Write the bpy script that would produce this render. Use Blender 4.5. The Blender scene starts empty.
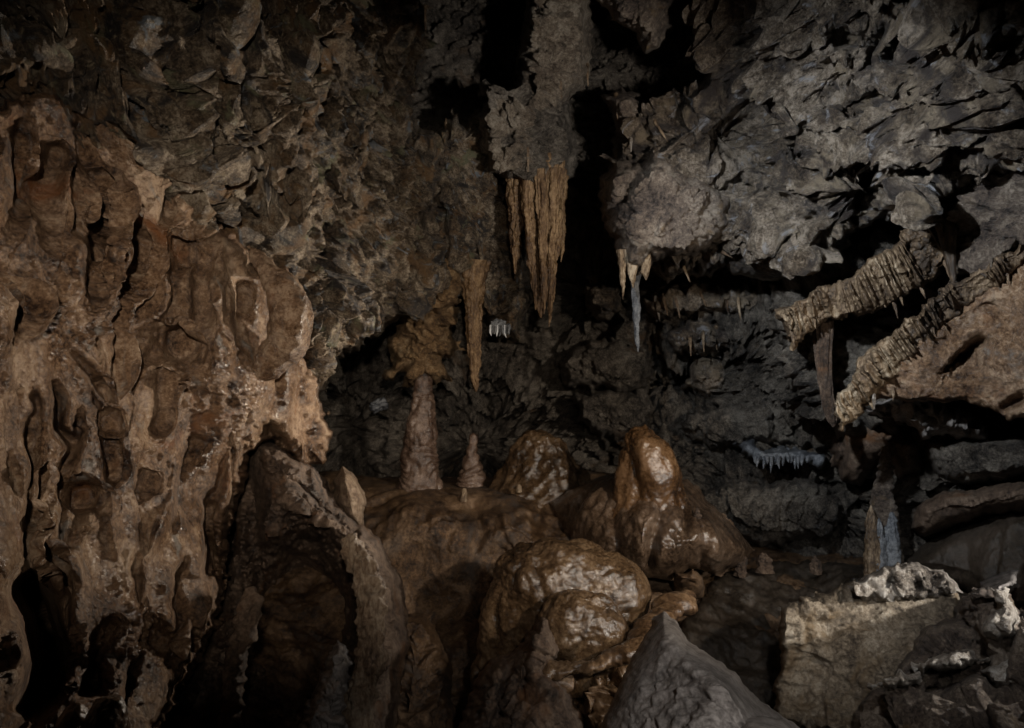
import bpy, math, random
import numpy as np
from mathutils import Vector
random.seed(7)
rng = np.random.default_rng(11)
S = bpy.context.scene
COL = S.collection
FPX = 1024 * 24 / 36.0
CAMZ = 1.6
f32 = np.float32

# ------------------------------------------------------------------ noise
_perm = rng.permutation(256).astype(np.int32)
_perm = np.concatenate([_perm, _perm, _perm])
_grad = rng.normal(size=(256, 3)).astype(f32)
_grad /= np.linalg.norm(_grad, axis=1, keepdims=True)
_rnd = rng.random((256, 3)).astype(f32)

def _hash(i, j, k):
    return _perm[_perm[_perm[i & 255] + (j & 255)] + (k & 255)]

def perlin(P, s=0):
    P = np.asarray(P, f32) + f32(s * 17.31)
    I = np.floor(P).astype(np.int32); F = P - I
    U = F * F * F * (F * (F * 6 - 15) + 10)
    x, y, z = F[:, 0], F[:, 1], F[:, 2]
    def c(a, b, d):
        g = _grad[_hash(I[:, 0] + a, I[:, 1] + b, I[:, 2] + d)]
        return g[:, 0] * (x - a) + g[:, 1] * (y - b) + g[:, 2] * (z - d)
    u, v, w = U[:, 0], U[:, 1], U[:, 2]
    x00 = c(0, 0, 0); x00 = x00 + u * (c(1, 0, 0) - x00)
    x10 = c(0, 1, 0); x10 = x10 + u * (c(1, 1, 0) - x10)
    x01 = c(0, 0, 1); x01 = x01 + u * (c(1, 0, 1) - x01)
    x11 = c(0, 1, 1); x11 = x11 + u * (c(1, 1, 1) - x11)
    y0 = x00 + v * (x10 - x00); y1 = x01 + v * (x11 - x01)
    return (y0 + w * (y1 - y0)) * 1.5

def fbm(P, o=4, g=.5, s=0, l=2.03):
    a = 1.; r = 0
    for k in range(o):
        r = r + a * perlin(P, s + k * 3); P = P * l; a *= g
    return r

def ridged(P, o=4, g=.5, s=0):        # sharp crests
    a = 1.; r = 0; w = 1.
    for k in range(o):
        n = 1 - np.abs(perlin(P, s + k * 3)); n = n * n
        r = r + a * n * w; w = np.clip(n * 1.6, 0, 1); P = P * 2.07; a *= g
    return r - .9

def billow(P, o=3, g=.5, s=0):        # round bulges, sharp creases
    a = 1.; r = 0
    for k in range(o):
        r = r + a * np.sqrt(perlin(P, s + k * 3) ** 2 + .002); P = P * 2.1; a *= g
    return r - .45

def worley(P, s=0):
    P = np.asarray(P, f32) + f32(s * 13.7)
    I = np.floor(P).astype(np.int32); F = P - I
    n = len(P)
    f1 = np.full(n, 9, f32); f2 = np.full(n, 9, f32); fac = np.zeros(n, f32)
    for a in (-1, 0, 1):
        for b in (-1, 0, 1):
            for c in (-1, 0, 1):
                h = _hash(I[:, 0] + a, I[:, 1] + b, I[:, 2] + c)
                D = F - (_rnd[h] + np.array([a, b, c], f32))
                d = np.einsum('ij,ij->i', D, D)
                t = np.einsum('ij,ij->i', D, _grad[(h * 7 + 3) & 255]) + _rnd[h, 0] - .5
                m = d < f1
                f2 = np.where(m, f1, np.minimum(f2, d)); f1 = np.where(m, d, f1); fac = np.where(m, t, fac)
    f1, f2 = np.sqrt(f1), np.sqrt(f2)
    e = np.clip((f2 - f1) / .16, 0, 1); e = e * e * (3 - 2 * e)
    return f1, f2, fac * e - .25 * (1 - e)

def warp(P, sc, am, s=50):
    Q = P * sc
    return P + am * np.stack([perlin(Q, s), perlin(Q, s + 1), perlin(Q, s + 2)], 1)

# ------------------------------------------------------------ camera plane to world
def at(px, py, d):
    px = np.asarray(px, f32); py = np.asarray(py, f32); d = np.asarray(d, f32)
    return np.stack([(px - 512) / FPX * d, d + 0 * px, CAMZ - (py - 364) / FPX * d], -1).astype(f32)

# ------------------------------------------------------------ surface kinds (metres, outwards)
def basis(ax):
    ax = np.array(ax, float); ax /= np.linalg.norm(ax)
    t = np.cross(ax, [0, 1, .15]); t /= np.linalg.norm(t)
    b = np.cross(ax, t)
    return np.stack([ax, t, b]).astype(f32)

def saw(t, m):                                     # overlapping ledges: slow rise, sudden drop
    f = t - np.floor(t)
    return np.where(f < .86, f / .86, (1 - f) / .14) * m

def craggy(P, ax=(.1, .75, -.65), st=.25, big=1., fine=1., s=0):
    P0 = P; Q = P @ basis(ax).T; Q[:, 0] *= st
    Q = warp(Q, 1.6, .08, s + 40)
    m = np.clip(.55 + 1.1 * perlin(Q * 2.2, s + 14), .05, 1.2)
    d = big * (.11 * ridged(Q * 1.9, 4, .6, s) + .05 * fbm(Q * .9, 2, .5, s + 5) + .10 * ridged(Q * 4.0, 4, .6, s + 8))
    d = d + big * .045 * saw(Q[:, 1] * 3.7 + Q[:, 2] * 1.8 + .9 * perlin(Q * 2.5, s + 15), m)
    d = d + big * .04 * saw(-Q[:, 2] * 7 + Q[:, 1] * 5 + .8 * perlin(Q * 5, s + 16), 1.2 - m)
    g1, g2, ga = worley(warp(Q, 9, .03, s + 2) * 8, s + 3)
    d = d + big * .015 * ga
    k = np.clip(.35 + 1.5 * perlin(P0 * 2.3, s + 25), .1, 1.2)
    W = warp(P0, 12, .02, s + 6); W = W @ basis(ax).T * np.array([.55, 1, 1], f32)
    p1, p2, pa = worley(W * 15, s + 4)
    d = d + fine * (.030 * ridged(Q * 10, 4, .62, s + 9) + k * (.036 * ridged(W * 13, 3, .6, s + 11) + .026 * (p1 - .5)) + .022 * fbm(W * 9, 4, .7, s + 31))
    return d

def spongy(P, ax=(.41, -.9, .12), st=.45, big=1., fine=1., s=0):
    P0 = P; Q = P @ basis(ax).T; Q[:, 0] *= st
    W = warp(Q, 3, .08, s + 30)
    m = np.clip(.5 + 1.1 * perlin(Q * 2., s + 14), .0, 1.2)
    d = big * (.07 * billow(W * 1.6, 2, .5, s) + .12 * fbm(W * 1.1, 3, .5, s + 2) + .13 * ridged(W * 2.6, 4, .6, s + 7))
    d = d + big * .10 * .65 * saw(Q[:, 1] * 2.3 + Q[:, 2] * 1.7 + .9 * perlin(Q * 2.5, s + 15), m)
    f1, f2, fa = worley(W * 2.9, s + 1)
    d = d + big * .09 * fa
    f1, f2, fa = worley(W * 6.2, s + 6)
    d = d + big * .05 * fa
    hole = np.clip(perlin(W * 2.6, s + 8) - .36, 0, 1) + .6 * np.clip(perlin(W * 5.5, s + 18) - .42, 0, 1)
    d = d - big * 1.0 * hole
    k = np.clip(.45 + 1.5 * perlin(P0 * 1.9, s + 25), .1, 1.3)
    R = warp(P0, 13, .02, s + 3) @ basis(ax).T * np.array([.6, 1, 1], f32)
    g1, g2, ga = worley(R * 16, s + 2)
    d = d + fine * (.045 * ridged(Q * 8, 4, .65, s + 4) + k * (.042 * (g1 - .5) + .046 * ridged(R * 12, 3, .65, s + 12)) + .026 * fbm(R * 9, 4, .7, s + 31))
    return d

def folds(P, big=1., fine=1., s=0, st=.17):
    Q = warp(P, 1.3, .13, s + 20); Q = Q * np.array([1, 1, st], f32)
    d = big * (.13 * billow(Q * 1.9, 2, .42, s) + .08 * fbm(P * .9, 2, .5, s + 3))
    R = warp(P, 3, .05, s + 2) * np.array([1, 1, .28], f32)
    d = d + fine * (.036 * billow(R * 4.2, 2, .4, s + 6) + .012 * fbm(P * np.array([5, 5, 2], f32), 2, .5, s + 7))
    f = np.clip(-.35 + perlin(P * 1.9, s + 11) * 2.2, 0, 1)
    d = d + fine * f * (.034 * ridged(P * 8, 4, .6, s + 12) + .008 * fbm(P * 40, 2, .6, s)) + fine * .008 * fbm(P * 17, 4, .65, s + 13)
    return d

def flow(P, big=1., fine=1., s=0, st=.5, peb=.4):
    Q = P.copy(); Q[:, 2] *= st
    Q = warp(Q, 2.2, .10, s + 20)
    d = big * (.10 * billow(Q * 2.6, 2, .4, s) + .06 * fbm(Q * 1.6, 2, .5, s + 3))
    R = warp(P, 8, .03, s + 2)
    f1, f2, fa = worley(R * 15, s + 5)
    m = np.clip(-.05 + perlin(P * 2.2, s + 9) * 2., 0, 1)
    d = d + peb * m * .014 * np.sqrt(np.clip(1 - f1 * f1 * 1.6, 0, 1)) + fine * .006 * fbm(P * 7, 2, .5, s)
    v = np.clip(.1 + perlin(P * 2.6, s + 19) * 1.8, 0, 1)
    d = d + fine * v * .026 * billow(warp(P, 4, .05, s + 8) * np.array([7, 7, 1.8], f32), 2, .45, s + 4)
    rp = P[:, 2] * 10 + 2.2 * perlin(P * 3.2, s + 21) + .8 * perlin(P * 8, s + 22)
    d = d + fine * .011 * fbm(P * np.array([17, 17, 12], f32), 3, .55, s + 31)
    d = d + fine * .006 * np.abs(np.sin(rp * math.pi)) * np.clip(.2 + perlin(P * 2, s + 23) * 2, 0, 1)
    return d

def broken(P, big=1., fine=1., s=0):
    W = warp(P, 4, .05, s)
    f1, f2, fa = worley(W * 3.2, s)
    g1, g2, ga = worley(W * 8.5, s + 2)
    return big * (.10 * fa + .05 * fbm(P * 1.7, 3, .5, s)) + fine * (.030 * ga + .018 * ridged(W * 9, 3, .6, s + 4)
           + .008 * fbm(P * 40, 2, .6, s) - .02 * np.clip(.12 - (g2 - g1), 0, 1) / .12 * .6)

def stone(P, big=1., fine=1., s=0):
    f1, f2, fa = worley(warp(P, 3, .06, s) * 3.0, s)
    R = P.copy(); R[:, 0] *= .6
    return big * (.03 * fa + .03 * fbm(P * 2.2, 3, .5, s)) + fine * (.009 * ridged(R * 14, 3, .6, s + 4)
           + .005 * fbm(R * 40, 2, .6, s))

def popcorn(P, big=1., fine=1., s=0):
    W = warp(P, 6, .03, s)
    f1, f2, fa = worley(W * 9, s); g1, g2, ga = worley(W * 24, s + 2)
    return big * (.07 * fbm(P * 2.5, 3, .5, s) + .05 * (.6 - f1)) + fine * (.026 * (.6 - g1) + .022 * fbm(P * 11, 4, .7, s + 31) + .02 * ridged(P * 9, 3, .6, s + 5))

# ------------------------------------------------------------ mesh plumbing
def new_mesh(name, V, F, mat, smooth=True):
    me = bpy.data.meshes.new(name)
    V = np.ascontiguousarray(V, f32); F = np.ascontiguousarray(F, np.int32)
    k = F.shape[1]
    me.vertices.add(len(V)); me.vertices.foreach_set('co', V.ravel())
    me.loops.add(F.size); me.loops.foreach_set('vertex_index', F.ravel())
    me.polygons.add(len(F)); me.polygons.foreach_set('loop_start', np.arange(0, F.size, k, dtype=np.int32))
    me.polygons.foreach_set('use_smooth', np.full(len(F), smooth))
    me.update(calc_edges=True); me.validate()
    me.materials.append(mat)
    return me

def link(name, V, F, mat, parent=None, smooth=True):
    V = np.asarray(V, f32)
    if parent is None:
        o0 = np.array([V[:, 0].mean(), V[:, 1].mean(), V[:, 2].min()], f32)
    else:
        o0 = np.array(parent.location, f32) if parent.parent is None else np.array(parent.parent.location, f32)
    ob = bpy.data.objects.new(name, new_mesh(name, V - o0, F, mat, smooth))
    COL.objects.link(ob)
    if parent is None: ob.location = o0
    else: ob.parent = parent
    return ob

def tag(o, label=None, cat=None, group=None, kind=None):
    if label: o['label'] = label
    if cat: o['category'] = cat
    if group: o['group'] = group
    if kind: o['kind'] = kind
    return o

def empty(name, loc, label, cat, group=None):
    o = bpy.data.objects.new(name, None); COL.objects.link(o)
    o.location = [float(v) for v in loc]; o.empty_display_size = .1
    return tag(o, label, cat, group)

# ------------------------------------------------------------ relief: a rock mass with its own outline, depth and rounded sides
def tps(ctrl, X, Y):
    c = np.array(ctrl, float); n = len(c)
    p = c[:, :2] / 500; v = c[:, 2]
    def ph(r2): return .5 * r2 * np.log(r2 + 1e-9)
    K = ph(((p[:, None] - p[None]) ** 2).sum(-1)) + np.eye(n) * 1e-3
    Pm = np.c_[np.ones(n), p]
    A = np.block([[K, Pm], [Pm.T, np.zeros((3, 3))]])
    w = np.linalg.solve(A, np.r_[v, 0, 0, 0])
    x, y = X / 500, Y / 500
    out = w[n] + w[n + 1] * x + w[n + 2] * y
    for k in range(n):
        out = out + w[k] * ph((x - p[k, 0]) ** 2 + (y - p[k, 1]) ** 2)
    return out

def seg_dist(X, Y, a, b):
    ax, ay = a[:2]; bx, by = b[:2]
    dx, dy = bx - ax, by - ay
    t = np.clip(((X - ax) * dx + (Y - ay) * dy) / (dx * dx + dy * dy + 1e-9), 0, 1)
    return np.hypot(X - ax - t * dx, Y - ay - t * dy), t

def sdf_poly(poly, X, Y):
    d = np.full(X.shape, 1e9); inside = np.zeros(X.shape, bool)
    for a, b in zip(poly, poly[1:] + poly[:1]):
        d = np.minimum(d, seg_dist(X, Y, a, b)[0])
        if a[1] != b[1]:
            c = ((a[1] > Y) != (b[1] > Y)) & (X < (b[0] - a[0]) * (Y - a[1]) / (b[1] - a[1]) + a[0])
            inside ^= c
    return np.where(inside, d, -d)

def axis_grid(lo, hi, flo, fhi, st):
    parts = []
    if lo < flo: parts.append(np.arange(lo, min(flo, hi), 7.))
    a, b = max(lo, flo), min(hi, fhi)
    if a < b: parts.append(np.arange(a, b, st))
    if hi > fhi: parts.append(np.arange(max(fhi, lo), hi + 7, 7.))
    return np.concatenate(parts)

def pit(x, y, rx, ry, d, rot=0, k=2):
    return ('pit', x, y, rx, ry, d, rot, k)
def line(pts, w, d):                       # d > 0 cuts a crack, d < 0 raises a rib
    return ('line', pts, w, d)

def streaks(n, box, ang, spread, lng, w, d, seed):
    """natural joints running roughly one way across a rock face: some open, some standing proud"""
    r = random.Random(seed); out = []
    for _ in range(n):
        x, y = r.uniform(box[0], box[2]), r.uniform(box[1], box[3]); a = ang + r.gauss(0, spread); l = r.uniform(*lng); pts = []
        for k in range(5):
            pts.append((x + r.uniform(-3, 3), y + r.uniform(-3, 3))); a += r.gauss(0, .12)
            x += math.cos(a) * l / 4; y += math.sin(a) * l / 4
        out.append(line(pts, r.uniform(*w), r.uniform(*d) * (1 if r.random() < .68 else -.6)))
    return out

def relief(name, ctrl, disp, mat, poly=None, box=None, st=1.2, R=30, T=.6, jag=(5, 3), feats=(), fw=4, parent=None, seed=0, smooth=True):
    if poly:
        xs = [p[0] for p in poly]; ys = [p[1] for p in poly]
        box = (min(xs) - 12, min(ys) - 12, max(xs) + 12, max(ys) + 12)
    gx = axis_grid(box[0], box[2], -30, 1054, st); gy = axis_grid(box[1], box[3], -30, 758, st)
    X, Y = np.meshgrid(gx, gy); sh = X.shape
    pix = np.stack([X.ravel(), Y.ravel(), np.full(X.size, seed * 3.7)], 1).astype(f32)
    if poly:
        sd = sdf_poly(poly, X, Y)
        sd = sd + (jag[0] * fbm(pix / 42, 2, .5, seed) + jag[1] * fbm(pix / 11, 2, .6, seed + 4)).reshape(sh)
        keep = sd > -1.6 * st
        gyy, gxx = np.gradient(sd, gy, gx)
        gn = np.maximum(np.hypot(gxx, gyy), .3)
        out = sd < 0
        X = np.where(out, X - np.clip(sd, -9, 0) * gxx / gn ** 2, X); Y = np.where(out, Y - np.clip(sd, -9, 0) * gyy / gn ** 2, Y)
        sd = np.maximum(sd, 0)
    else:
        keep = np.ones(sh, bool); sd = None
    D = tps(ctrl, X, Y); D0 = D.copy()
    if len(feats):
        WX = X + (fw * fbm(pix / 42, 2, .4, seed + 20)).reshape(sh); WY = Y + (fw * fbm(pix / 42, 2, .4, seed + 30)).reshape(sh)
        NZ = perlin(pix / 75, 7 + seed).reshape(sh)
        PN = (.35 * fbm(pix / 9, 3, .6, 3) + .3 * perlin(pix / 20, 5)).reshape(sh)
        for f in feats:
            if f[0] == 'pit':
                _, x, y, rx, ry, d, rot, k = f
                m_ = 3 * max(rx, ry) + 10; bx = (x - m_, x + m_, y - m_, y + m_)
            else:
                _, pts, w, d = f; m_ = 13 * w + 12
                bx = (min(p[0] for p in pts) - m_, max(p[0] for p in pts) + m_, min(p[1] for p in pts) - m_, max(p[1] for p in pts) + m_)
            c0, c1 = np.searchsorted(gx, bx[0]), np.searchsorted(gx, bx[1]); r0_, r1 = np.searchsorted(gy, bx[2]), np.searchsorted(gy, bx[3])
            if c1 - c0 < 2 or r1 - r0_ < 2: continue
            sl = (slice(r0_, r1), slice(c0, c1)); wx, wy = WX[sl], WY[sl]
            if f[0] == 'pit':
                c, s_ = math.cos(rot), math.sin(rot)
                u = ((wx - x) * c + (wy - y) * s_) / rx; v = (-(wx - x) * s_ + (wy - y) * c) / ry
                D[sl] += d * np.exp(-np.abs(np.sqrt(u * u + v * v) * (1 + PN[sl] * min(1, 14 / max(rx, ry)))) ** min(k, 3))
            else:
                best = np.full(wx.shape, 1e9); side = np.zeros(wx.shape); fade = np.ones(wx.shape); L = len(pts) - 1
                for i in range(L):
                    q, t = seg_dist(wx, wy, pts[i], pts[i + 1]); tt = (i + t) / L
                    ln = math.hypot(pts[i + 1][0] - pts[i][0], pts[i + 1][1] - pts[i][1]) + 1e-6
                    cr = ((pts[i + 1][0] - pts[i][0]) * (wy - pts[i][1]) - (pts[i + 1][1] - pts[i][1]) * (wx - pts[i][0])) / ln
                    n_ = q < best
                    fade = np.where(n_, np.clip(np.minimum(tt, 1 - tt) * 6 + .1, 0, 1), fade); side = np.where(n_, cr, side); best = np.minimum(best, q)
                if d > 0:
                    mod = np.clip(.75 + 1.3 * NZ[sl], .05, 1.3)
                    D[sl] += d * mod * fade * np.exp(-(best / w) ** 2) - .16 * d * fade * np.exp(-(best / (5 * w)) ** 2) * np.clip(side / 3, 0, 1)
                else:
                    D[sl] += d * fade * np.exp(-(best / w) ** 2)
    if sd is not None:
        t = np.clip(sd / R, 0, 1)
        D = D + T * (1 - np.sqrt(np.clip(1 - (1 - t) ** 2, 0, 1)))
    P = at(X, Y, D)
    Ps = P.astype(np.float64)
    for ax in (0, 1):                                   # normals of the blurred form, so that displacement never tangles
        kk = min(9, (sh[ax] // 2) * 2 - 1)
        for _ in range(2):
            pad = [(0, 0)] * 3; pad[ax] = (kk // 2 + 1, kk // 2)
            c = np.cumsum(np.pad(Ps, pad, mode='edge'), axis=ax)
            n_ = c.shape[ax]
            Ps = (np.take(c, range(kk, n_), ax) - np.take(c, range(0, n_ - kk), ax)) / kk
    du = np.gradient(Ps, axis=1); dv = np.gradient(Ps, axis=0)
    N = np.cross(dv, du); N /= np.maximum(np.linalg.norm(N, axis=-1, keepdims=True), 1e-9)
    fp = np.minimum(np.gradient(gx)[None, :], 99) * np.ones(sh); fq = np.gradient(gy)[:, None] * np.ones(sh)
    str_ = np.maximum(np.linalg.norm(du, axis=-1) / (fp * D / FPX), np.linalg.norm(dv, axis=-1) / (fq * D / FPX))
    att = (np.clip(3.0 / np.maximum(str_, 1e-6), .05, 1) ** 1.7).reshape(-1)
    P = P.reshape(-1, 3); N = N.reshape(-1, 3)
    view = P - np.array([0, 0, CAMZ], f32)
    sg = np.sign(np.einsum('ij,ij->i', N, view)); N = -N * sg[:, None]
    vd = -view / np.linalg.norm(view, axis=1, keepdims=True)
    bl = (np.clip((str_ - 1.25) / 1.6, 0, 1) * (.5 if poly is None or box[2] - box[0] > 500 else .9)).reshape(-1, 1)
    N = N * (1 - bl) + vd * bl; N /= np.linalg.norm(N, axis=1, keepdims=True)
    idx = np.nonzero(keep.ravel())[0]
    Sm = at(X, Y, D0 + .12 * (D - D0)).reshape(-1, 3)[idx]
    Pk = P[idx].astype(f32); Nk = N[idx].astype(f32)
    Pk = Pk + Nk * (disp(Sm.astype(f32)) * att[idx])[:, None]
    remap = np.full(P.shape[0], -1, np.int32); remap[idx] = np.arange(len(idx))
    G = remap.reshape(sh)
    F = np.stack([G[:-1, :-1], G[1:, :-1], G[1:, 1:], G[:-1, 1:]], -1).reshape(-1, 4)
    F = F[(F >= 0).all(1)]
    return link(name, Pk, F, mat, parent, smooth)

# ------------------------------------------------------------ turned forms (stalactites, stalagmites, domes)
def lathe(name, rows, d, mat, disp=None, parent=None, seg=72, rings=160, ysc=1., flute=(0, 0), seed=0, lean=0.):
    r = np.array(rows, float); o = np.argsort(r[:, 0]); r = r[o]
    s = np.r_[0, np.cumsum(np.hypot(np.diff(r[:, 0]), np.diff(r[:, 2])))]; s /= s[-1]
    t = np.linspace(0, 1, rings)
    def sm(v):
        q = np.interp(t, s, v); k = max(3, rings // (len(r) * 3)) | 1
        e = np.pad(q, k // 2, mode='edge'); 
        q2 = np.convolve(e, np.ones(k) / k, 'valid'); q2[0], q2[-1] = q[0], q[-1]
        return q2
    py, cx, hw = sm(r[:, 0]), sm(r[:, 1]), sm(r[:, 2])
    z = CAMZ - (py - 364) / FPX * d; x = (cx - 512) / FPX * d; rad = hw / FPX * d
    a = np.linspace(0, 2 * math.pi, seg, endpoint=False)
    A, RR = np.meshgrid(a, rad)
    fl = 1 + flute[1] * np.abs(np.sin(A * flute[0] / 2 + 2.1 * np.sin(seed + A * 2))) - flute[1] * .5
    V = np.stack([x[:, None] + RR * fl * np.cos(A), d + lean * (z[:, None] - z.min()) + RR * fl * np.sin(A) * ysc, z[:, None] + 0 * A], -1).astype(f32)
    du = np.roll(V, -1, 1) - np.roll(V, 1, 1); dv = np.gradient(V, axis=0)
    N = np.cross(dv, du); N /= np.maximum(np.linalg.norm(N, axis=-1, keepdims=True), 1e-9)
    c = np.stack([x, 0 * x + d, z], -1)[:, None]
    if np.sum(N * (V - c)) < 0: N = -N
    P = V.reshape(-1, 3)
    if disp is not None:
        w = np.clip(RR / max(rad.max() * .25, 1e-4), 0, 1).reshape(-1)
        P = P + N.reshape(-1, 3) * (disp(P.copy()) * w)[:, None]
    i = np.arange(rings - 1)[:, None] * seg; j = np.arange(seg)[None]
    F = np.stack([i + j, i + (j + 1) % seg, i + seg + (j + 1) % seg, i + seg + j], -1).reshape(-1, 4)
    return link(name, P, F, mat, parent)

def tube(name, pts, mat, disp=None, parent=None, seg=20, rings=90, flat=1.):    # pts: (px, py, depth, radius px)
    p = np.array(pts, float); t = np.linspace(0, 1, rings)
    s = np.r_[0, np.cumsum(np.hypot(np.diff(p[:, 0]), np.diff(p[:, 1])))]; s /= s[-1]
    q = np.stack([np.interp(t, s, p[:, k]) for k in range(4)], 1)
    k = max(3, rings // (len(p) * 2)) | 1
    for c in range(4):
        e = np.pad(q[:, c], k // 2, mode='edge'); m = np.convolve(e, np.ones(k) / k, 'valid'); m[0], m[-1] = q[0, c], q[-1, c]; q[:, c] = m
    C = at(q[:, 0], q[:, 1], q[:, 2]).astype(float); rad = q[:, 3] / FPX * q[:, 2]
    T = np.gradient(C, axis=0); T /= np.linalg.norm(T, axis=1, keepdims=True)
    B = np.cross(T, [0, 1, 0]); B /= np.maximum(np.linalg.norm(B, axis=1, keepdims=True), 1e-6); N2 = np.cross(T, B)
    a = np.linspace(0, 2 * math.pi, seg, endpoint=False)
    O = np.cos(a)[None, :, None] * B[:, None] + flat * np.sin(a)[None, :, None] * N2[:, None]
    P = (C[:, None] + O * rad[:, None, None]).reshape(-1, 3).astype(f32)
    if disp is not None:
        P = P + O.reshape(-1, 3).astype(f32) * disp(P.copy())[:, None]
    i = np.arange(rings - 1)[:, None] * seg; j = np.arange(seg)[None]
    F = np.stack([i + j, i + (j + 1) % seg, i + seg + (j + 1) % seg, i + seg + j], -1).reshape(-1, 4)
    return link(name, P, F, mat, parent)

# ------------------------------------------------------------ materials
def rock(name, cols, rough=(.55, .9), bump=.6, scale=1., spec=.4, stain=None, bias=0., streak=False, coat=0., wet=False):
    """cols: 4 linear colours from dark to light; mottled at several sizes"""
    m = bpy.data.materials.new(name); m.use_nodes = True
    nt = m.node_tree; N = nt.nodes; L = nt.links
    b = N['Principled BSDF']
    geo = N.new('ShaderNodeNewGeometry')
    mp = N.new('ShaderNodeMapping'); L.new(geo.outputs['Position'], mp.inputs['Vector'])
    mp.inputs['Scale'].default_value = (scale, scale, scale * (.35 if streak else 1))
    def noise(sc, det=6, ro=.6, dist=0.):
        n = N.new('ShaderNodeTexNoise'); n.inputs['Scale'].default_value = sc; n.inputs['Detail'].default_value = det
        n.inputs['Roughness'].default_value = ro; n.inputs['Distortion'].default_value = dist
        L.new(mp.outputs[0], n.inputs['Vector']); return n.outputs['Fac']
    def math_(op, a, c=None, v=None):
        n = N.new('ShaderNodeMath'); n.operation = op; L.new(a, n.inputs[0])
        if c is not None: L.new(c, n.inputs[1])
        elif v is not None: n.inputs[1].default_value = v
        return n.outputs[0]
    n1 = noise(1.7, 8, .62, .6); n2 = noise(9, 8, .7, .3); n3 = noise(55, 6, .75)
    mixv = math_('ADD', math_('MULTIPLY', n1, v=.45), math_('MULTIPLY', n2, v=.45))
    mixv = math_('ADD', mixv, math_('MULTIPLY', n3, v=.45))
    mixv = math_('ADD', mixv, v=-.165 + bias)
    cr = N.new('ShaderNodeValToRGB'); L.new(mixv, cr.inputs[0])
    e = cr.color_ramp.elements
    ps = (.40, .47, .53, .61)
    e[0].position, e[1].position = ps[0], ps[3]
    e[0].color = (*cols[0], 1); e[1].color = (*cols[3], 1)
    for k in (1, 2):
        q = e.new(ps[k]); q.color = (*cols[k], 1)
    colr = cr.outputs[0]
    def mixc(a, col, fac):
        n = N.new('ShaderNodeMix'); n.data_type = 'RGBA'; L.new(fac, n.inputs[0]); L.new(a, n.inputs[6]); n.inputs[7].default_value = (*col, 1)
        return n.outputs[2]
    def ramp(x, lo, hi):
        n = N.new('ShaderNodeMapRange'); L.new(x, n.inputs[0]); n.inputs[1].default_value = lo; n.inputs[2].default_value = hi
        n.interpolation_type = 'SMOOTHSTEP'; return n.outputs[0]
    for k, (c, sc, lo, hi) in enumerate(stain or ()):
        colr = mixc(colr, c, ramp(noise(sc, 7, .65, .8 + k), lo, hi))
    L.new(colr, b.inputs['Base Color'])
    rr = N.new('ShaderNodeMapRange'); L.new(noise(3.3, 6, .65), rr.inputs[0])
    rr.inputs[1].default_value = .35; rr.inputs[2].default_value = .65; rr.inputs[3].default_value = rough[0]; rr.inputs[4].default_value = rough[1]
    L.new(rr.outputs[0], b.inputs['Roughness'])
    b.inputs['Specular IOR Level'].default_value = spec
    if coat:
        b.inputs['Coat Weight'].default_value = coat; b.inputs['Coat Roughness'].default_value = .28
    h = noise(15, 7, .66, .4) if wet else math_('ADD', math_('MULTIPLY', noise(30, 9, .75, .4), v=1.), math_('MULTIPLY', noise(110, 4, .7), v=.4))
    bp = N.new('ShaderNodeBump'); bp.inputs['Strength'].default_value = bump * (.6 if wet else 1); bp.inputs['Distance'].default_value = .07
    L.new(h, bp.inputs['Height']); L.new(bp.outputs[0], b.inputs['Normal'])
    return m

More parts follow.
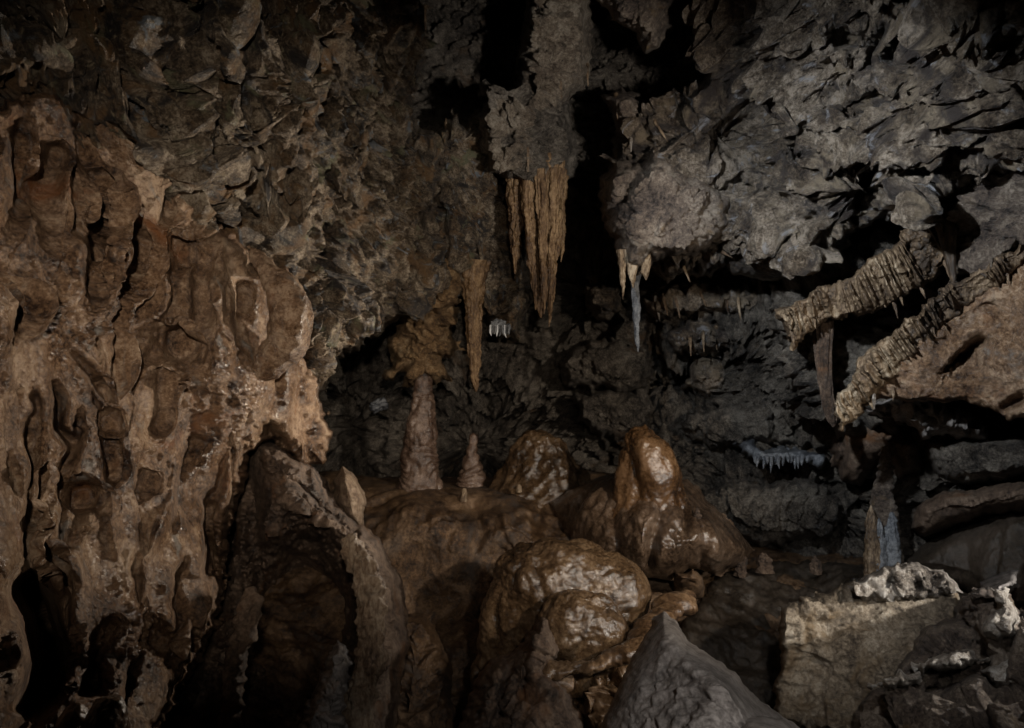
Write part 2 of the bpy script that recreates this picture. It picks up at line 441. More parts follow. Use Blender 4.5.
BROWN = [(.022, .012, .008), (.115, .066, .037), (.215, .132, .077), (.40, .285, .19)]
GREY = [(.014, .010, .008), (.095, .070, .050), (.22, .172, .124), (.52, .43, .34)]
STRAT = [(.013, .009, .007), (.082, .058, .038), (.20, .150, .10), (.48, .40, .30)]
DARKR = [(.014, .012, .010), (.075, .062, .050), (.165, .140, .112), (.33, .29, .24)]
FLOW = [(.018, .010, .006), (.068, .038, .019), (.125, .073, .037), (.22, .14, .08)]
PALE = [(.03, .019, .011), (.105, .068, .039), (.21, .147, .088), (.42, .335, .235)]
M = {
 'wall': rock('brown_flowstone_wall', BROWN, (.18, .55), .6, 1., .45, stain=[((.20, .085, .035), 2.1, .56, .72), ((.22, .20, .175), 2.9, .60, .74)]),
 'strata': rock('layered_limestone', STRAT, (.3, .7), 1., 1., .45, stain=[((.21, .125, .06), 4.1, .50, .66), ((.035, .03, .028), 2.6, .52, .64), ((.22, .25, .28), 3.3, .58, .68), ((.20, .20, .12), 1.1, .56, .7), ((.32, .26, .17), 4.2, .58, .68)]),
 'ceil': rock('grey_spongy_limestone', GREY, (.28, .65), 1., 1., .45, stain=[((.31, .245, .17), 2.3, .50, .68), ((.06, .048, .042), 2.1, .50, .64), ((.42, .42, .44), 2.9, .58, .70)]),
 'block': rock('brown_grey_limestone', [(.03, .025, .023), (.13, .10, .082), (.22, .17, .13), (.42, .35, .28)], (.32, .7), 1., 1., .4, stain=[((.24, .155, .07), 3, .58, .70)]),
 'back': rock('dark_cave_rock', DARKR, (.3, .7), 1., 1., .4, stain=[((.12, .07, .035), 1.5, .56, .72)]),
 'floor': rock('brown_cave_floor', FLOW, (.3, .7), .5, 1., .5, stain=[((.06, .045, .035), 2, .5, .66)]),
 'flow': rock('wet_brown_flowstone', FLOW, (.14, .5), .45, 1., .6, coat=.12, wet=True),
 'dome': rock('wet_tan_flowstone', [(.016, .009, .005), (.054, .031, .015), (.092, .055, .028), (.165, .108, .06)], (.12, .46), .5, 1., .65, coat=.2, wet=True),
 'orange': rock('wet_orange_flowstone', [(.016, .008, .004), (.056, .028, .012), (.10, .052, .022), (.175, .10, .05)], (.1, .42), .45, 1., .65, coat=.25, wet=True),
 'glossy': rock('wet_grey_brown_flowstone', [(.018, .011, .007), (.058, .036, .022), (.10, .064, .040), (.17, .12, .085)], (.08, .4), .5, 1., .7, coat=.3, wet=True),
 'drape': rock('ochre_drapery', PALE, (.4, .75), .4, 1., .45, streak=True),
 'tite': rock('ochre_stalactite', [(.022, .011, .005), (.07, .037, .016), (.135, .078, .035), (.26, .17, .088)], (.35, .7), .4, 1.6, .5, streak=True),
 'column': rock('wet_ringed_column', [(.025, .014, .01), (.07, .042, .028), (.12, .076, .053), (.22, .155, .115)], (.16, .45), .3, 1.5, .5, coat=.1),
 'capital': rock('orange_crumbly_rock', [(.04, .024, .013), (.16, .092, .04), (.26, .165, .08), (.38, .28, .17)], (.5, .85), .8, 1., .4),
 'boulder': rock('tan_boulder', [(.04, .031, .023), (.14, .110, .078), (.23, .185, .132), (.38, .33, .26)], (.5, .85), .6, 1., .4, stain=[((.16, .11, .06), 2.2, .54, .7)]),
 'slate': rock('grey_boulder', [(.09, .08, .075), (.19, .17, .155), (.28, .25, .23), (.42, .38, .35)], (.5, .85), .45, 1., .4),
 'crust': rock('highlit_crusted_rock', [(.06, .048, .04), (.30, .25, .20), (.56, .50, .43), (.80, .76, .70)], (.3, .7), .9, 1.2, .45),  # near-white tone puts the highlight of the rock tops into the colour
 'purple': rock('purple_brown_rock', [(.02, .013, .009), (.07, .044, .029), (.125, .082, .054), (.22, .155, .108)], (.4, .8), .6, 1., .45, stain=[((.15, .07, .028), 2.5, .56, .7)]),
 'mud': rock('dark_mud_and_shade', [(.015, .011, .008), (.035, .026, .018), (.055, .042, .03), (.08, .06, .045)], (.25, .6), .4, 1., .5),  # mud of the bank, and painted shade on the right floor
 'hang': rock('tan_crumbly_limestone', [(.03, .024, .018), (.15, .115, .085), (.27, .22, .165), (.48, .42, .34)], (.3, .7), 1., 1., .45),
 'rib': rock('tan_ribbed_flowstone', [(.03, .018, .011), (.13, .08, .048), (.24, .165, .105), (.40, .31, .22)], (.3, .65), .8, 1., .45, streak=True),
 'white': rock('white_calcite', [(.4, .42, .45), (.55, .57, .6), (.68, .7, .72), (.8, .8, .8)], (.3, .6), .3, 2., .5),
 'bluegrey': rock('blue_grey_calcite', [(.04, .043, .05), (.085, .09, .10), (.14, .147, .158), (.24, .245, .25)], (.25, .55), .4, 2., .5),
}

# ------------------------------------------------------------ the setting
relief('cave_wall', [(-400, -300, 6), (-400, 364, 5), (-400, 1000, 5), (300, -300, 6.2), (300, 400, 7.5), (470, 60, 6.8), (420, 420, 7.8), (560, 150, 6.8), (520, 440, 8.0),
    (590, 300, 7.2), (700, 350, 6.8), (640, 420, 7.2), (800, 330, 5.9), (780, 450, 6.3), (860, 480, 5.9), (900, 420, 5.2), (1000, 450, 5.0), (1024, 560, 4.6), (760, 560, 6.2), (1400, 364, 3.5),
    (1400, -300, 4), (1400, 1000, 4), (700, -300, 5.5), (600, 700, 7.5), (900, 250, 5.2)],
    lambda P: craggy(P, (.95, .1, .12), .55, 1.5, 2.0, 3), M['back'], box=(-420, -330, 1420, 900), st=1.5,
    feats=[pit(350, 420, 45, 60, 1.2), pit(470, 440, 60, 55, 1.2), pit(690, 385, 40, 28, .6), pit(600, 290, 38, 40, .8), pit(640, 330, 25, 20, -.3), pit(720, 310, 60, 14, -.35), pit(700, 335, 60, 12, -.3),
           pit(800, 490, 40, 60, .5), pit(860, 450, 25, 90, .5), line([(700, 420), (780, 410), (860, 400)], 7, .25), line([(720, 470), (800, 462), (840, 470)], 9, -.25), line([(690, 505), (760, 510), (840, 505)], 18, -.3)],
    seed=1)['kind'] = 'structure'

relief('cave_ceiling', [(640, 0, 4.6), (620, 150, 5.2), (650, 270, 5.1), (745, 255, 4.8), (800, 262, 4.5), (860, 232, 4.2), (925, 225, 3.8), (1024, 165, 3.4), (1024, 0, 2.7), (850, 0, 3.4), (850, 120, 3.9), (720, 0, 4.2),
    (740, 130, 4.6), (1350, 0, 2.0), (1350, 165, 2.6), (850, -300, 2.4), (640, -300, 3.4), (1350, -300, 1.4)],
    lambda P: spongy(P, (.41, -.9, .12), .42, 1.0, 1.35, 5), M['ceil'],
    poly=[(640, -310), (668, -40), (690, 0), (702, 45), (698, 92), (660, 108), (622, 118), (612, 160), (606, 205), (620, 250), (655, 276), (700, 272), (745, 262), (785, 268), (815, 262), (850, 238), (880, 214), (905, 226), (925, 230), (942, 204),
          (965, 190), (1024, 168), (1380, 90), (1380, -310)],
    R=22, T=.8, jag=(7, 5), st=1.2, seed=2,
    feats=streaks(55, (620, -60, 1040, 250), -.42, .22, (40, 150), (2, 7), (.05, .22), 9) + [pit(862, 190, 26, 26, .45, .3, 4), pit(806, 128, 12, 11, .28, 0, 4), pit(800, 156, 12, 10, .28, 0, 4), pit(722, 140, 30, 24, .38, .3, 4), pit(888, 45, 18, 28, .3, .4, 3), pit(855, 100, 30, 10, .15, -.3),
           line([(820, 30), (870, 45), (900, 60)], 8, .22), line([(700, 90), (750, 85), (800, 105), (850, 95)], 7, .14), line([(840, 185), (900, 178), (960, 150), (1024, 125)], 10, .12),
           line([(700, 190), (725, 205), (745, 200)], 6, .18), line([(960, 30), (975, 80), (1000, 130)], 8, .12), pit(900, 205, 36, 14, -.16, -.2), pit(770, 220, 60, 28, -.1)])['kind'] = 'structure'

relief('cave_wall', [(-300, -200, 1.9), (0, 0, 2.7), (0, 150, 2.9), (130, 0, 3.0), (240, 100, 3.5), (420, 0, 4.3), (420, 130, 5.0), (300, 250, 4.4), (420, 220, 5.4), (500, 200, 6.1), (500, 300, 6.3), (340, 350, 4.9), (450, 310, 5.9),
    (200, 250, 3.8), (420, -300, 3.4), (100, -300, 2.2), (380, 300, 5.2), (-300, 300, 2.2)],
    lambda P: craggy(P, (.1, .75, -.65), .17, .85, 1.9, 7), M['strata'],
    poly=[(-310, -310), (412, -310), (420, -40), (424, 30), (421, 70), (412, 110), (416, 134), (436, 130), (452, 112), (466, 122), (480, 112), (497, 140), (508, 180), (520, 230), (535, 300), (520, 345), (490, 330), (470, 300), (445, 292), (400, 318), (362, 338), (340, 352),
          (326, 378), (300, 420), (200, 420), (-310, 420)],
    R=18, T=1.1, jag=(5, 5), st=1.2, seed=3,
    feats=streaks(75, (100, -60, 480, 300), 1.08, .16, (50, 170), (2, 7), (.06, .26), 4) + [line([(190, 60), (225, 100), (245, 150), (260, 190)], 8, .28), line([(140, 30), (175, 110), (205, 170), (250, 230), (300, 275)], 10, .3), line([(245, 75), (262, 95)], 10, .25), line([(290, 160), (310, 200), (330, 250)], 7, .2),
           line([(190, 20), (240, 60), (270, 130), (300, 170)], 9, -.12), line([(305, 55), (330, 95), (345, 115)], 12, .12), line([(270, 110), (300, 170), (320, 230)], 10, -.14),
           pit(320, 245, 12, 40, .35, .2), line([(440, 190), (430, 250), (415, 300)], 6, .2), pit(350, 145, 10, 8, .2), pit(385, 280, 26, 20, .12), line([(30, 20), (80, 60), (130, 90)], 14, .25), pit(35, 45, 50, 10, -.2, .2), pit(430, 285, 18, 26, -.15)])['kind'] = 'structure'

relief('cave_wall', [(-310, 300, 1.6), (-310, 800, 1.4), (0, 100, 2.55), (0, 300, 2.25), (0, 600, 1.95), (0, 728, 1.85), (60, 400, 2.5), (110, 150, 3.0), (150, 300, 2.95), (230, 300, 3.5), (280, 300, 3.9), (320, 420, 4.3), (180, 420, 3.1), (230, 500, 3.5), (170, 600, 2.85), (160, 720, 2.5), (90, 600, 2.4), (260, 400, 3.7), (60, 900, 2)],
    lambda P: folds(P, 1.0, 1.0, 9), M['wall'],
    poly=[(-310, 90), (0, 92), (45, 84), (95, 92), (150, 120), (178, 165), (200, 190), (235, 232), (262, 258), (292, 268), (302, 300), (300, 350), (318, 372), (326, 400), (332, 440), (322, 462), (300, 462), (270, 440), (248, 450), (240, 500), (232, 560), (222, 612), (190, 668),
          (168, 728), (150, 900), (-310, 900)],
    R=20, T=.9, jag=(8, 5), st=1.15, seed=4,
    feats=streaks(34, (-20, 110, 250, 600), 1.55, .16, (50, 170), (2, 6), (.05, .16), 12) + [line([(100, 165), (112, 200), (100, 240), (92, 262)], 5, .22), line([(135, 190), (150, 240), (128, 330), (125, 400)], 3.5, .16), line([(188, 255), (182, 300), (172, 325)], 2.6, .16), line([(207, 250), (205, 300), (200, 345)], 3, .2), line([(118, 160), (125, 215), (120, 260)], 16, -.12),
           pit(192, 250, 15, 9, 0.132, 0, 4), pit(178, 342, 16, 13, 0.192, .4, 4), line([(172, 360), (170, 400), (168, 430)], 5, .10), line([(182, 365), (190, 385), (188, 395)], 9, -.1), line([(58, 375), (60, 430), (75, 445)], 4.5, .2), line([(250, 280), (240, 340), (235, 380)], 6, .2), pit(110, 422, 14, 8, 0.120, .4, 4),
           pit(82, 498, 24, 14, 0.168, .2, 4), pit(158, 482, 9, 9, 0.078, 0, 4), pit(164, 460, 9, 5, 0.060), pit(165, 425, 5, 12, 0.060), pit(203, 446, 10, 4, 0.060), line([(224, 440), (222, 470), (216, 500)], 5, .14), line([(213, 490), (210, 560), (208, 580)], 7, .3), line([(233, 490), (230, 550), (226, 580)], 4, -.1),
           pit(92, 520, 12, 20, -.1), line([(22, 575), (40, 610), (50, 660)], 14, .7), line([(20, 728), (45, 690), (60, 640)], 16, .6), pit(12, 610, 14, 28, 0.150), pit(158, 640, 16, 18, 0.150, .3, 4), line([(112, 620), (90, 665), (90, 700)], 13, .3), line([(65, 610), (75, 660), (80, 690)], 10, -.1), pit(30, 330, 60, 70, -.14), pit(125, 610, 50, 14, -.08, .2),
           line([(10, 260), (30, 300), (20, 360)], 5, .12), line([(60, 140), (45, 190), (60, 240)], 12, .14), line([(20, 110), (25, 190), (10, 240)], 10, .1), line([(150, 420), (160, 520), (140, 600)], 22, -.08), line([(215, 260), (225, 330), (215, 400)], 16, -.1)])['kind'] = 'structure'

relief('cave_floor', [(-300, 900, 2.2), (200, 728, 3.3), (330, 474, 6.9), (430, 476, 6.9), (520, 478, 6.9), (430, 486, 6.2), (520, 488, 6.2), (430, 495, 5.8), (520, 497, 5.8), (400, 507, 5.5), (500, 507, 5.5), (420, 560, 5.3), (500, 560, 5.2), (450, 640, 4.8), (400, 728, 4.2), (600, 470, 7.2), (600, 520, 5.6), (600, 600, 4.9), (700, 480, 7.0), (700, 600, 5.0), (760, 560, 5.8), (760, 600, 5.0), (860, 560, 5.6), (950, 560, 5.2),
    (760, 700, 4.2), (860, 640, 4.5), (1000, 700, 3.6), (1300, 700, 3.0), (1300, 560, 4.5), (600, 728, 4.0), (600, 950, 2.6), (1200, 950, 2.4)],
    lambda P: flow(P, 1.0, 1.1, 11), M['floor'], poly=[(-310, 620), (200, 560), (318, 470), (360, 474), (450, 478), (520, 478), (600, 468), (700, 480), (740, 540), (800, 552), (880, 552), (1000, 545), (1380, 545), (1380, 960), (-310, 960)],
    R=14, T=.4, jag=(2, 1.5), st=1.3, seed=5, feats=[line([(470, 500), (480, 530), (470, 560)], 5, .1), line([(540, 500), (535, 530)], 5, .1), line([(500, 505), (505, 530)], 6, -.08), pit(440, 610, 40, 25, .2)])['kind'] = 'structure'

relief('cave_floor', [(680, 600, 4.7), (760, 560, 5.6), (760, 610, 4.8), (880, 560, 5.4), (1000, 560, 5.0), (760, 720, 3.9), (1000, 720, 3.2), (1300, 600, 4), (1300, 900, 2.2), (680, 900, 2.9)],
    lambda P: flow(P, 1.0, .9, 12) + .015 * fbm(P * 7, 3, .6, 2), M['mud'], poly=[(690, 610), (708, 582), (730, 572), (765, 560), (800, 556), (880, 557), (1000, 552), (1380, 550), (1380, 960), (640, 960), (660, 700)], R=12, T=.15, jag=(4, 3), st=1.5, seed=12)['kind'] = 'structure'  # dark sheet over the right floor, its shade put into the colour

# the rest of the chamber, behind and around the camera
_a, _b = np.meshgrid(np.linspace(0, 2 * math.pi, 160, endpoint=False), np.linspace(.02, math.pi - .02, 90))
_V = np.stack([7.5 * np.sin(_b) * np.cos(_a), 9.5 * np.sin(_b) * np.sin(_a) + 2.5, 5.2 * np.cos(_b) + 1.6], -1).reshape(-1, 3).astype(f32)
_V = _V * (1 + .05 * fbm(_V * .8, 3, .5, 77))[:, None]
_i = np.arange(89)[:, None] * 160; _j = np.arange(160)[None]
link('cave_wall', _V, np.stack([_i + _j, _i + (_j + 1) % 160, _i + 160 + (_j + 1) % 160, _i + 160 + _j], -1).reshape(-1, 4), M['back'])['kind'] = 'structure'

# ------------------------------------------------------------ rock things
def rthing(name, label, cat, *a, group=None, **k):
    o = relief(name, *a, **k); tag(o, label, cat, group); return o

# left: folded bulge beside the wall
b = tube('flowstone_fold', [(248, 246, 3.85, 4), (264, 266, 3.75, 13), (281, 290, 3.70, 18), (290, 316, 3.68, 21), (286, 342, 3.70, 20), (270, 364, 3.72, 16), (250, 382, 3.74, 10), (230, 394, 3.8, 4)], M['wall'], lambda P: folds(P, .35, 1., 4) - .005, seg=64, rings=160)
tag(b, 'smooth brown ear-shaped fold bulging from the right edge of the left wall', 'flowstone')

# hanging blocks in the ceiling
rthing('hanging_rock', 'rough tan rock mass hanging between two black ceiling pockets above the big stalactite', 'rock',
    [(520, 0, 4.9), (590, 0, 5.0), (540, 80, 5.0), (490, 120, 5.1), (510, 180, 5.25), (580, 60, 5.1), (540, 130, 5.1), (540, -200, 4.2)],
    lambda P: popcorn(P, 1.2, 2.2, 13) + .06 * ridged(P * 5, 4, .6, 2), M['hang'], poly=[(528, -220), (528, -20), (522, 30), (518, 70), (510, 90), (492, 92), (476, 118), (480, 150), (492, 172), (510, 186), (528, 178), (545, 168), (540, 145), (545, 120), (575, 95), (590, 75), (590, 40), (600, -20), (600, -220)],
    R=26, T=.7, jag=(5, 4), seed=6, feats=[line([(502, 100), (512, 130), (506, 150)], 6, .15), pit(535, 160, 14, 18, -.1)])
rthing('hanging_rock', 'dark brown rock lump hanging at the top edge beside the narrow black slot', 'rock',
    [(620, 0, 4.6), (680, 0, 4.5), (650, 45, 4.6), (650, -100, 4.3)], lambda P: popcorn(P, 1., 1.3, 15), M['block'],
    poly=[(598, -120), (600, 0), (612, 22), (630, 32), (645, 52), (660, 48), (676, 22), (680, 0), (682, -120)], R=24, T=.6, jag=(4, 4), seed=7)
rthing('hanging_rock', 'small pale-tipped lump between the black pockets left of the ceiling slab', 'rock',
    [(630, 100, 5.0), (612, 110, 5.0), (630, 145, 5.0)], lambda P: popcorn(P, .7, 1.2, 16), M['block'],
    poly=[(604, 96), (622, 86), (645, 96), (656, 120), (640, 140), (630, 150), (620, 138), (612, 118)], R=18, T=.6, jag=(3, 3), seed=8)
rthing('hanging_rock', 'jagged rust-grey block hanging from the ceiling right of the big stalactite', 'rock',
    [(605, 180, 4.75), (640, 160, 4.6), (700, 170, 4.6), (728, 215, 4.6), (660, 220, 4.4), (640, 270, 4.6), (690, 260, 4.6)],
    lambda P: broken(P, .7, 1.35, 17) + .5 * spongy(P, s=3, big=0., fine=1.), M['block'],
    poly=[(600, 178), (612, 160), (640, 162), (655, 148), (680, 165), (715, 178), (738, 195), (736, 225), (722, 245), (705, 255), (690, 262), (672, 258), (655, 262), (640, 278), (632, 282), (622, 262), (616, 240), (600, 228)],
    R=22, T=.7, jag=(4, 4), seed=9, feats=[line([(600, 225), (625, 200), (640, 165)], 5, .15), line([(640, 165), (610, 195), (605, 215)], 8, -.12)])
rthing('hanging_rock', 'flat ochre slab of ceiling rock left of the upper drapery ledge', 'rock',
    [(740, 230, 4.7), (800, 250, 4.6), (840, 230, 4.45), (800, 200, 4.4), (750, 290, 5.0)], lambda P: stone(P, 1.6, 1.8, 18), M['ceil'],
    poly=[(728, 230), (750, 205), (790, 195), (830, 205), (860, 225), (850, 248), (810, 268), (770, 282), (735, 275), (720, 255)], R=26, T=.5, jag=(4, 3), seed=10, feats=[line([(790, 235), (810, 222), (825, 228)], 4, .08)])

rthing('hanging_rock', 'shadowed brown rock roof from which the biggest stalactite cluster hangs', 'rock',
    [(540, 140, 5.4), (570, 130, 5.75), (565, 180, 5.75), (520, 170, 5.5), (530, 90, 5.3)], lambda P: craggy(P, (1, 0, 0), .7, 1.0, 1.0, 19), M['back'],
    poly=[(490, 90), (540, 84), (566, 104), (574, 140), (576, 176), (570, 190), (552, 184), (530, 182), (505, 176)], R=18, T=.5, jag=(4, 4), seed=11)

# broken ledges on the back wall
ledge = [
 ('pale fringed shelf of rock under the jagged ceiling block', [(640, 300), (700, 275), (750, 280), (770, 300), (740, 320), (690, 312), (655, 325)], 5.9),
 ('bristly grey-tan shelf right of the thin blue-grey stalactite', [(660, 330), (700, 318), (735, 325), (745, 345), (720, 360), (690, 352), (665, 348)], 6.0),
 ('knobbly grey rock cluster inside the dark hollow beside the big stalactite', [(578, 290), (598, 280), (618, 290), (622, 310), (606, 320), (585, 312)], 6.5),
 ('crumbly rock heap at the foot of the thin blue-grey stalactite', [(560, 360), (590, 340), (620, 335), (650, 350), (655, 380), (625, 395), (590, 390), (565, 385)], 6.5),
 ('low dark boulder pile behind the tall orange dome', [(575, 395), (600, 385), (640, 390), (655, 410), (640, 440), (600, 440), (580, 420)], 6.6),
 ('greenish stained knob of rock above the tall orange dome', [(690, 360), (712, 352), (728, 365), (728, 392), (706, 402), (684, 384)], 6.35),
 ('dark brown block wall at the back behind the blue icicles', [(690, 490), (740, 478), (810, 482), (840, 500), (830, 535), (780, 548), (730, 545), (700, 520)], 5.7),
 ('grey smooth rock hump above the blue icicle shelf', [(680, 420), (740, 398), (820, 400), (850, 425), (800, 448), (730, 452), (690, 445)], 6.0)]
for k, (lb, pl, d) in enumerate(ledge):
    cx = sum(p[0] for p in pl) / len(pl); cy = sum(p[1] for p in pl) / len(pl)
    rthing('rock_ledge', lb, 'rock ledge', [(cx, cy, d - .15), (cx - 40, cy, d + .1), (cx + 40, cy, d), (cx, cy - 20, d), (cx, cy + 20, d + .15)],
        (lambda P, k=k: broken(P, 1.2, 1.2, 20 + k)) if k in (6, 7) else (lambda P, k=k: popcorn(P, 1.3, 1.4, 20 + k)), M['ceil'] if k in (0, 1, 2, 5) else M['back'], poly=pl, R=14, T=.5, jag=(5, 5), seed=20 + k, group='rock ledges on the back wall')

# lower left hollow mass
rthing('hollow_rock', 'dark brown arched rock with a black hollow in its face at lower left', 'rock',
    [(240, 500, 3.7), (262, 440, 4.0), (330, 490, 4.0), (390, 580, 3.9), (300, 520, 3.55), (360, 560, 3.5), (390, 728, 3.3), (300, 728, 3.2), (200, 700, 3.0), (230, 600, 3.4), (300, 900, 2.6)],
    lambda P: stone(P, 2.0, 1.6, 31) + folds(P, .35, .45, 33), M['purple'],
    poly=[(262, 432), (290, 452), (322, 480), (350, 512), (385, 545), (404, 580), (412, 640), (404, 700), (398, 760), (390, 900), (140, 900), (160, 735), (200, 650), (225, 590), (238, 500), (246, 450)],
    R=30, T=.9, jag=(4, 3), seed=31, feats=[pit(302, 612, 54, 80, 2.3, .08, 4), pit(230, 720, 45, 60, .5, 0, 3), line([(270, 470), (310, 510), (350, 540), (366, 590), (362, 660)], 14, -.12), line([(300, 480), (340, 520), (380, 550)], 5, .1), pit(255, 520, 12, 50, .5), pit(275, 535, 10, 8, -.25)])
t = tube('flowstone_rib', [(346, 538, 3.55, 5), (360, 562, 3.48, 11), (371, 600, 3.44, 13), (371, 640, 3.40, 12), (362, 685, 3.34, 15), (350, 740, 3.2, 17), (345, 790, 3.1, 18)], M['rib'], lambda P: flow(P, .5, 1.3, 35, .3) + .05 * billow(P * np.array([14, 14, 3], f32), 3, .55, 3) + .02 * ridged(P * 9, 3, .6, 4), seg=64, rings=220)
tag(t, 'tan fluted flowstone rib running down the right rim of the black hollow', 'flowstone')
t = tube('flowstone_rib', [(248, 590, 3.2, 2), (250, 605, 3.15, 8), (240, 640, 3.1, 9), (234, 675, 3.05, 9), (230, 710, 3.0, 9), (226, 760, 2.9, 14)], M['purple'], lambda P: flow(P, .4, 1.6, 36, .5) + .02 * ridged(P * 12, 2, .5, 2), seg=40, rings=140)
tag(t, 'thin grey knobbly rib standing in shadow left of the black hollow', 'flowstone')
rthing('ragged_rock', 'grey ragged frilled rock at the bottom inside the black hollow', 'rock', [(340, 660, 3.3), (310, 720, 3.1), (350, 720, 3.05), (320, 780, 3.0)], lambda P: broken(P, .5, 1.6, 37) + popcorn(P, .3, 1., 5), M['slate'],
    poly=[(338, 640), (352, 655), (350, 700), (345, 780), (285, 780), (298, 720), (312, 690), (325, 660)], R=16, T=.5, jag=(4, 5), seed=33)
rthing('pointed_rock', 'pale tan pointed stone stub on the brow above the black hollow', 'rock', [(348, 470, 4.4), (350, 495, 4.25), (338, 500, 4.35), (362, 490, 4.4)], lambda P: stone(P, 1.2, 1.2, 38), M['rib'],
    poly=[(334, 478), (342, 464), (352, 470), (358, 480), (366, 498), (362, 530), (345, 522), (332, 505)], R=14, T=.5, jag=(2, 2), seed=34)
rthing('knobbly_rock', 'rusty knobbly rock brow between left wall and pointed stub', 'rock', [(270, 460, 3.95), (320, 490, 4.05), (290, 470, 3.85), (330, 520, 4.0)], lambda P: broken(P, .6, 1.5, 39), M['purple'],
    poly=[(258, 442), (285, 448), (318, 474), (340, 505), (350, 530), (330, 525), (300, 500), (270, 490), (255, 470)], R=14, T=.5, jag=(4, 4), seed=35)
r0 = empty('wet_knobs', at(92, 728, 1.95), 'two glossy wet brown knobs of flowstone at the bottom left corner', 'flowstone')
lathe('knob', [(702, 74, .5), (706, 74, 9), (716, 74, 14), (735, 74, 16), (790, 74, 18)], 1.95, M['orange'], lambda P: flow(P, .1, .8, 3), r0, seed=1)
lathe('knob', [(698, 106, .5), (702, 106, 11), (714, 106, 17), (735, 106, 19), (790, 106, 21)], 1.9, M['orange'], lambda P: flow(P, .1, .8, 6), r0, seed=2)

# centre: flowstone mound and domes
rthing('flowstone_mound', 'broad wet grey-brown flowstone mound below the tall orange dome', 'flowstone',
    [(600, 500, 5.05), (650, 520, 4.6), (640, 560, 4.5), (700, 540, 4.65), (745, 555, 4.95), (590, 560, 4.9), (690, 500, 4.9), (660, 575, 4.5), (560, 490, 5.5)],
    lambda P: flow(P, 1.2, 1.2, 41), M['glossy'],
    poly=[(545, 500), (575, 486), (610, 472), (650, 470), (685, 482), (715, 505), (738, 530), (756, 550), (745, 562), (715, 572), (690, 570), (668, 580), (640, 578), (600, 570), (560, 545)], R=40, T=.45, jag=(2, 1.5), seed=41,
    feats=[line([(665, 500), (655, 540), (648, 575)], 5, .12), line([(610, 500), (616, 540), (622, 580)], 5, .08), line([(700, 515), (705, 545), (700, 570)], 4, .1), pit(700, 545, 22, 22, -.1), pit(640, 522, 20, 28, -.08)])
t = lathe('flowstone_dome', [(424, 645, .5), (427, 645, 12), (436, 645, 22), (450, 647, 29), (470, 649, 32), (490, 650, 34), (505, 651, 38), (525, 652, 46)], 5.0, M['orange'], lambda P: flow(P, 1.0, .9, 43), seg=140, rings=200, ysc=.95)
tag(t, 'tall wet orange dome-shaped stalagmite on the flowstone mound', 'stalagmite')
t = lathe('flowstone_dome', [(429, 540, .5), (431, 540, 13), (440, 541, 24), (455, 541, 33), (470, 540, 42), (488, 538, 54), (510, 538, 62)], 6.25, M['dome'], lambda P: flow(P, 1.0, .9, 44) + .03 * ridged(P @ basis((.7, 0, .7)).T * np.array([1.5, 6, 6], f32), 2, .5, 3), seg=140, rings=160, ysc=.9)
tag(t, 'dull brown tent-shaped dome with slanting ridges behind the flowstone terrace', 'stalagmite')
r0 = empty('flowstone_dome', at(570, 665, 3.9), 'huge tan pebbly dome in the centre foreground with a bulging lobe', 'stalagmite')
lathe('dome', [(537, 550, .5), (539, 550, 20), (546, 552, 42), (560, 556, 60), (580, 560, 72), (605, 562, 77), (640, 562, 78), (700, 560, 84)], 4.25, M['dome'], lambda P: flow(P, 1.0, .9, 45, .8, 2.2), r0, seg=260, rings=220, ysc=.8)
lathe('lobe', [(590, 584, .5), (592, 584, 18), (600, 583, 34), (615, 584, 44), (632, 586, 48), (648, 586, 46), (660, 582, 40), (690, 575, 34)], 3.78, M['dome'], lambda P: flow(P, .9, .8, 46, .9, .7), r0, seg=180, rings=170, ysc=.7)
t = tube('flowstone_terrace', [(520, 684, 3.5, 2), (545, 673, 3.46, 4), (590, 666, 3.44, 4.5), (630, 651, 3.48, 5), (655, 628, 3.66, 6), (672, 606, 3.95, 6), (690, 594, 4.15, 2)], M['flow'], lambda P: flow(P, .5, 1.2, 47), seg=40, rings=150, flat=1.8)
tag(t, 'thin brown flowstone rim curling under the lobe of the central dome', 'flowstone')
rthing('rock_heap', 'purple-brown rough rock buttress in front of the central dome', 'rock',
    [(540, 600, 3.5), (480, 690, 3.4), (540, 690, 3.2), (500, 728, 3.1), (580, 728, 3.2), (520, 800, 2.9)], lambda P: broken(P, .7, 1.1, 48) + folds(P, .5, .8, 4), M['purple'],
    poly=[(530, 622), (545, 612), (554, 622), (560, 650), (552, 668), (570, 690), (590, 728), (600, 800), (440, 800), (462, 720), (474, 678), (492, 658), (512, 652), (524, 640)], R=24, T=.6, jag=(4, 3), seed=48, feats=[line([(535, 600), (528, 650), (520, 700)], 5, .07), line([(508, 660), (495, 728)], 7, .12)])
rthing('rock_heap', 'cluster of small wet broken rocks under the flowstone rim', 'rock',
    [(560, 680, 3.55), (600, 700, 3.5), (640, 690, 3.5), (600, 760, 3.3)], lambda P: broken(P, 1.3, 1.5, 49), M['flow'],
    poly=[(548, 676), (590, 668), (630, 660), (650, 680), (645, 740), (630, 800), (540, 800), (545, 720)], R=16, T=.5, jag=(5, 4), seed=49, feats=[pit(580, 700, 10, 22, .3), pit(625, 705, 9, 16, .3)])
rthing('rock_heap', 'dark cracked block pile between black hollow and purple buttress', 'rock',
    [(410, 640, 4.2), (430, 700, 3.9), (400, 728, 3.7), (440, 800, 3.6)], lambda P: broken(P, 1.3, 1.3, 50), M['floor'],
    poly=[(402, 618), (425, 612), (445, 640), (452, 690), (460, 740), (460, 800), (380, 800), (390, 700)], R=18, T=.5, jag=(4, 4), seed=50)
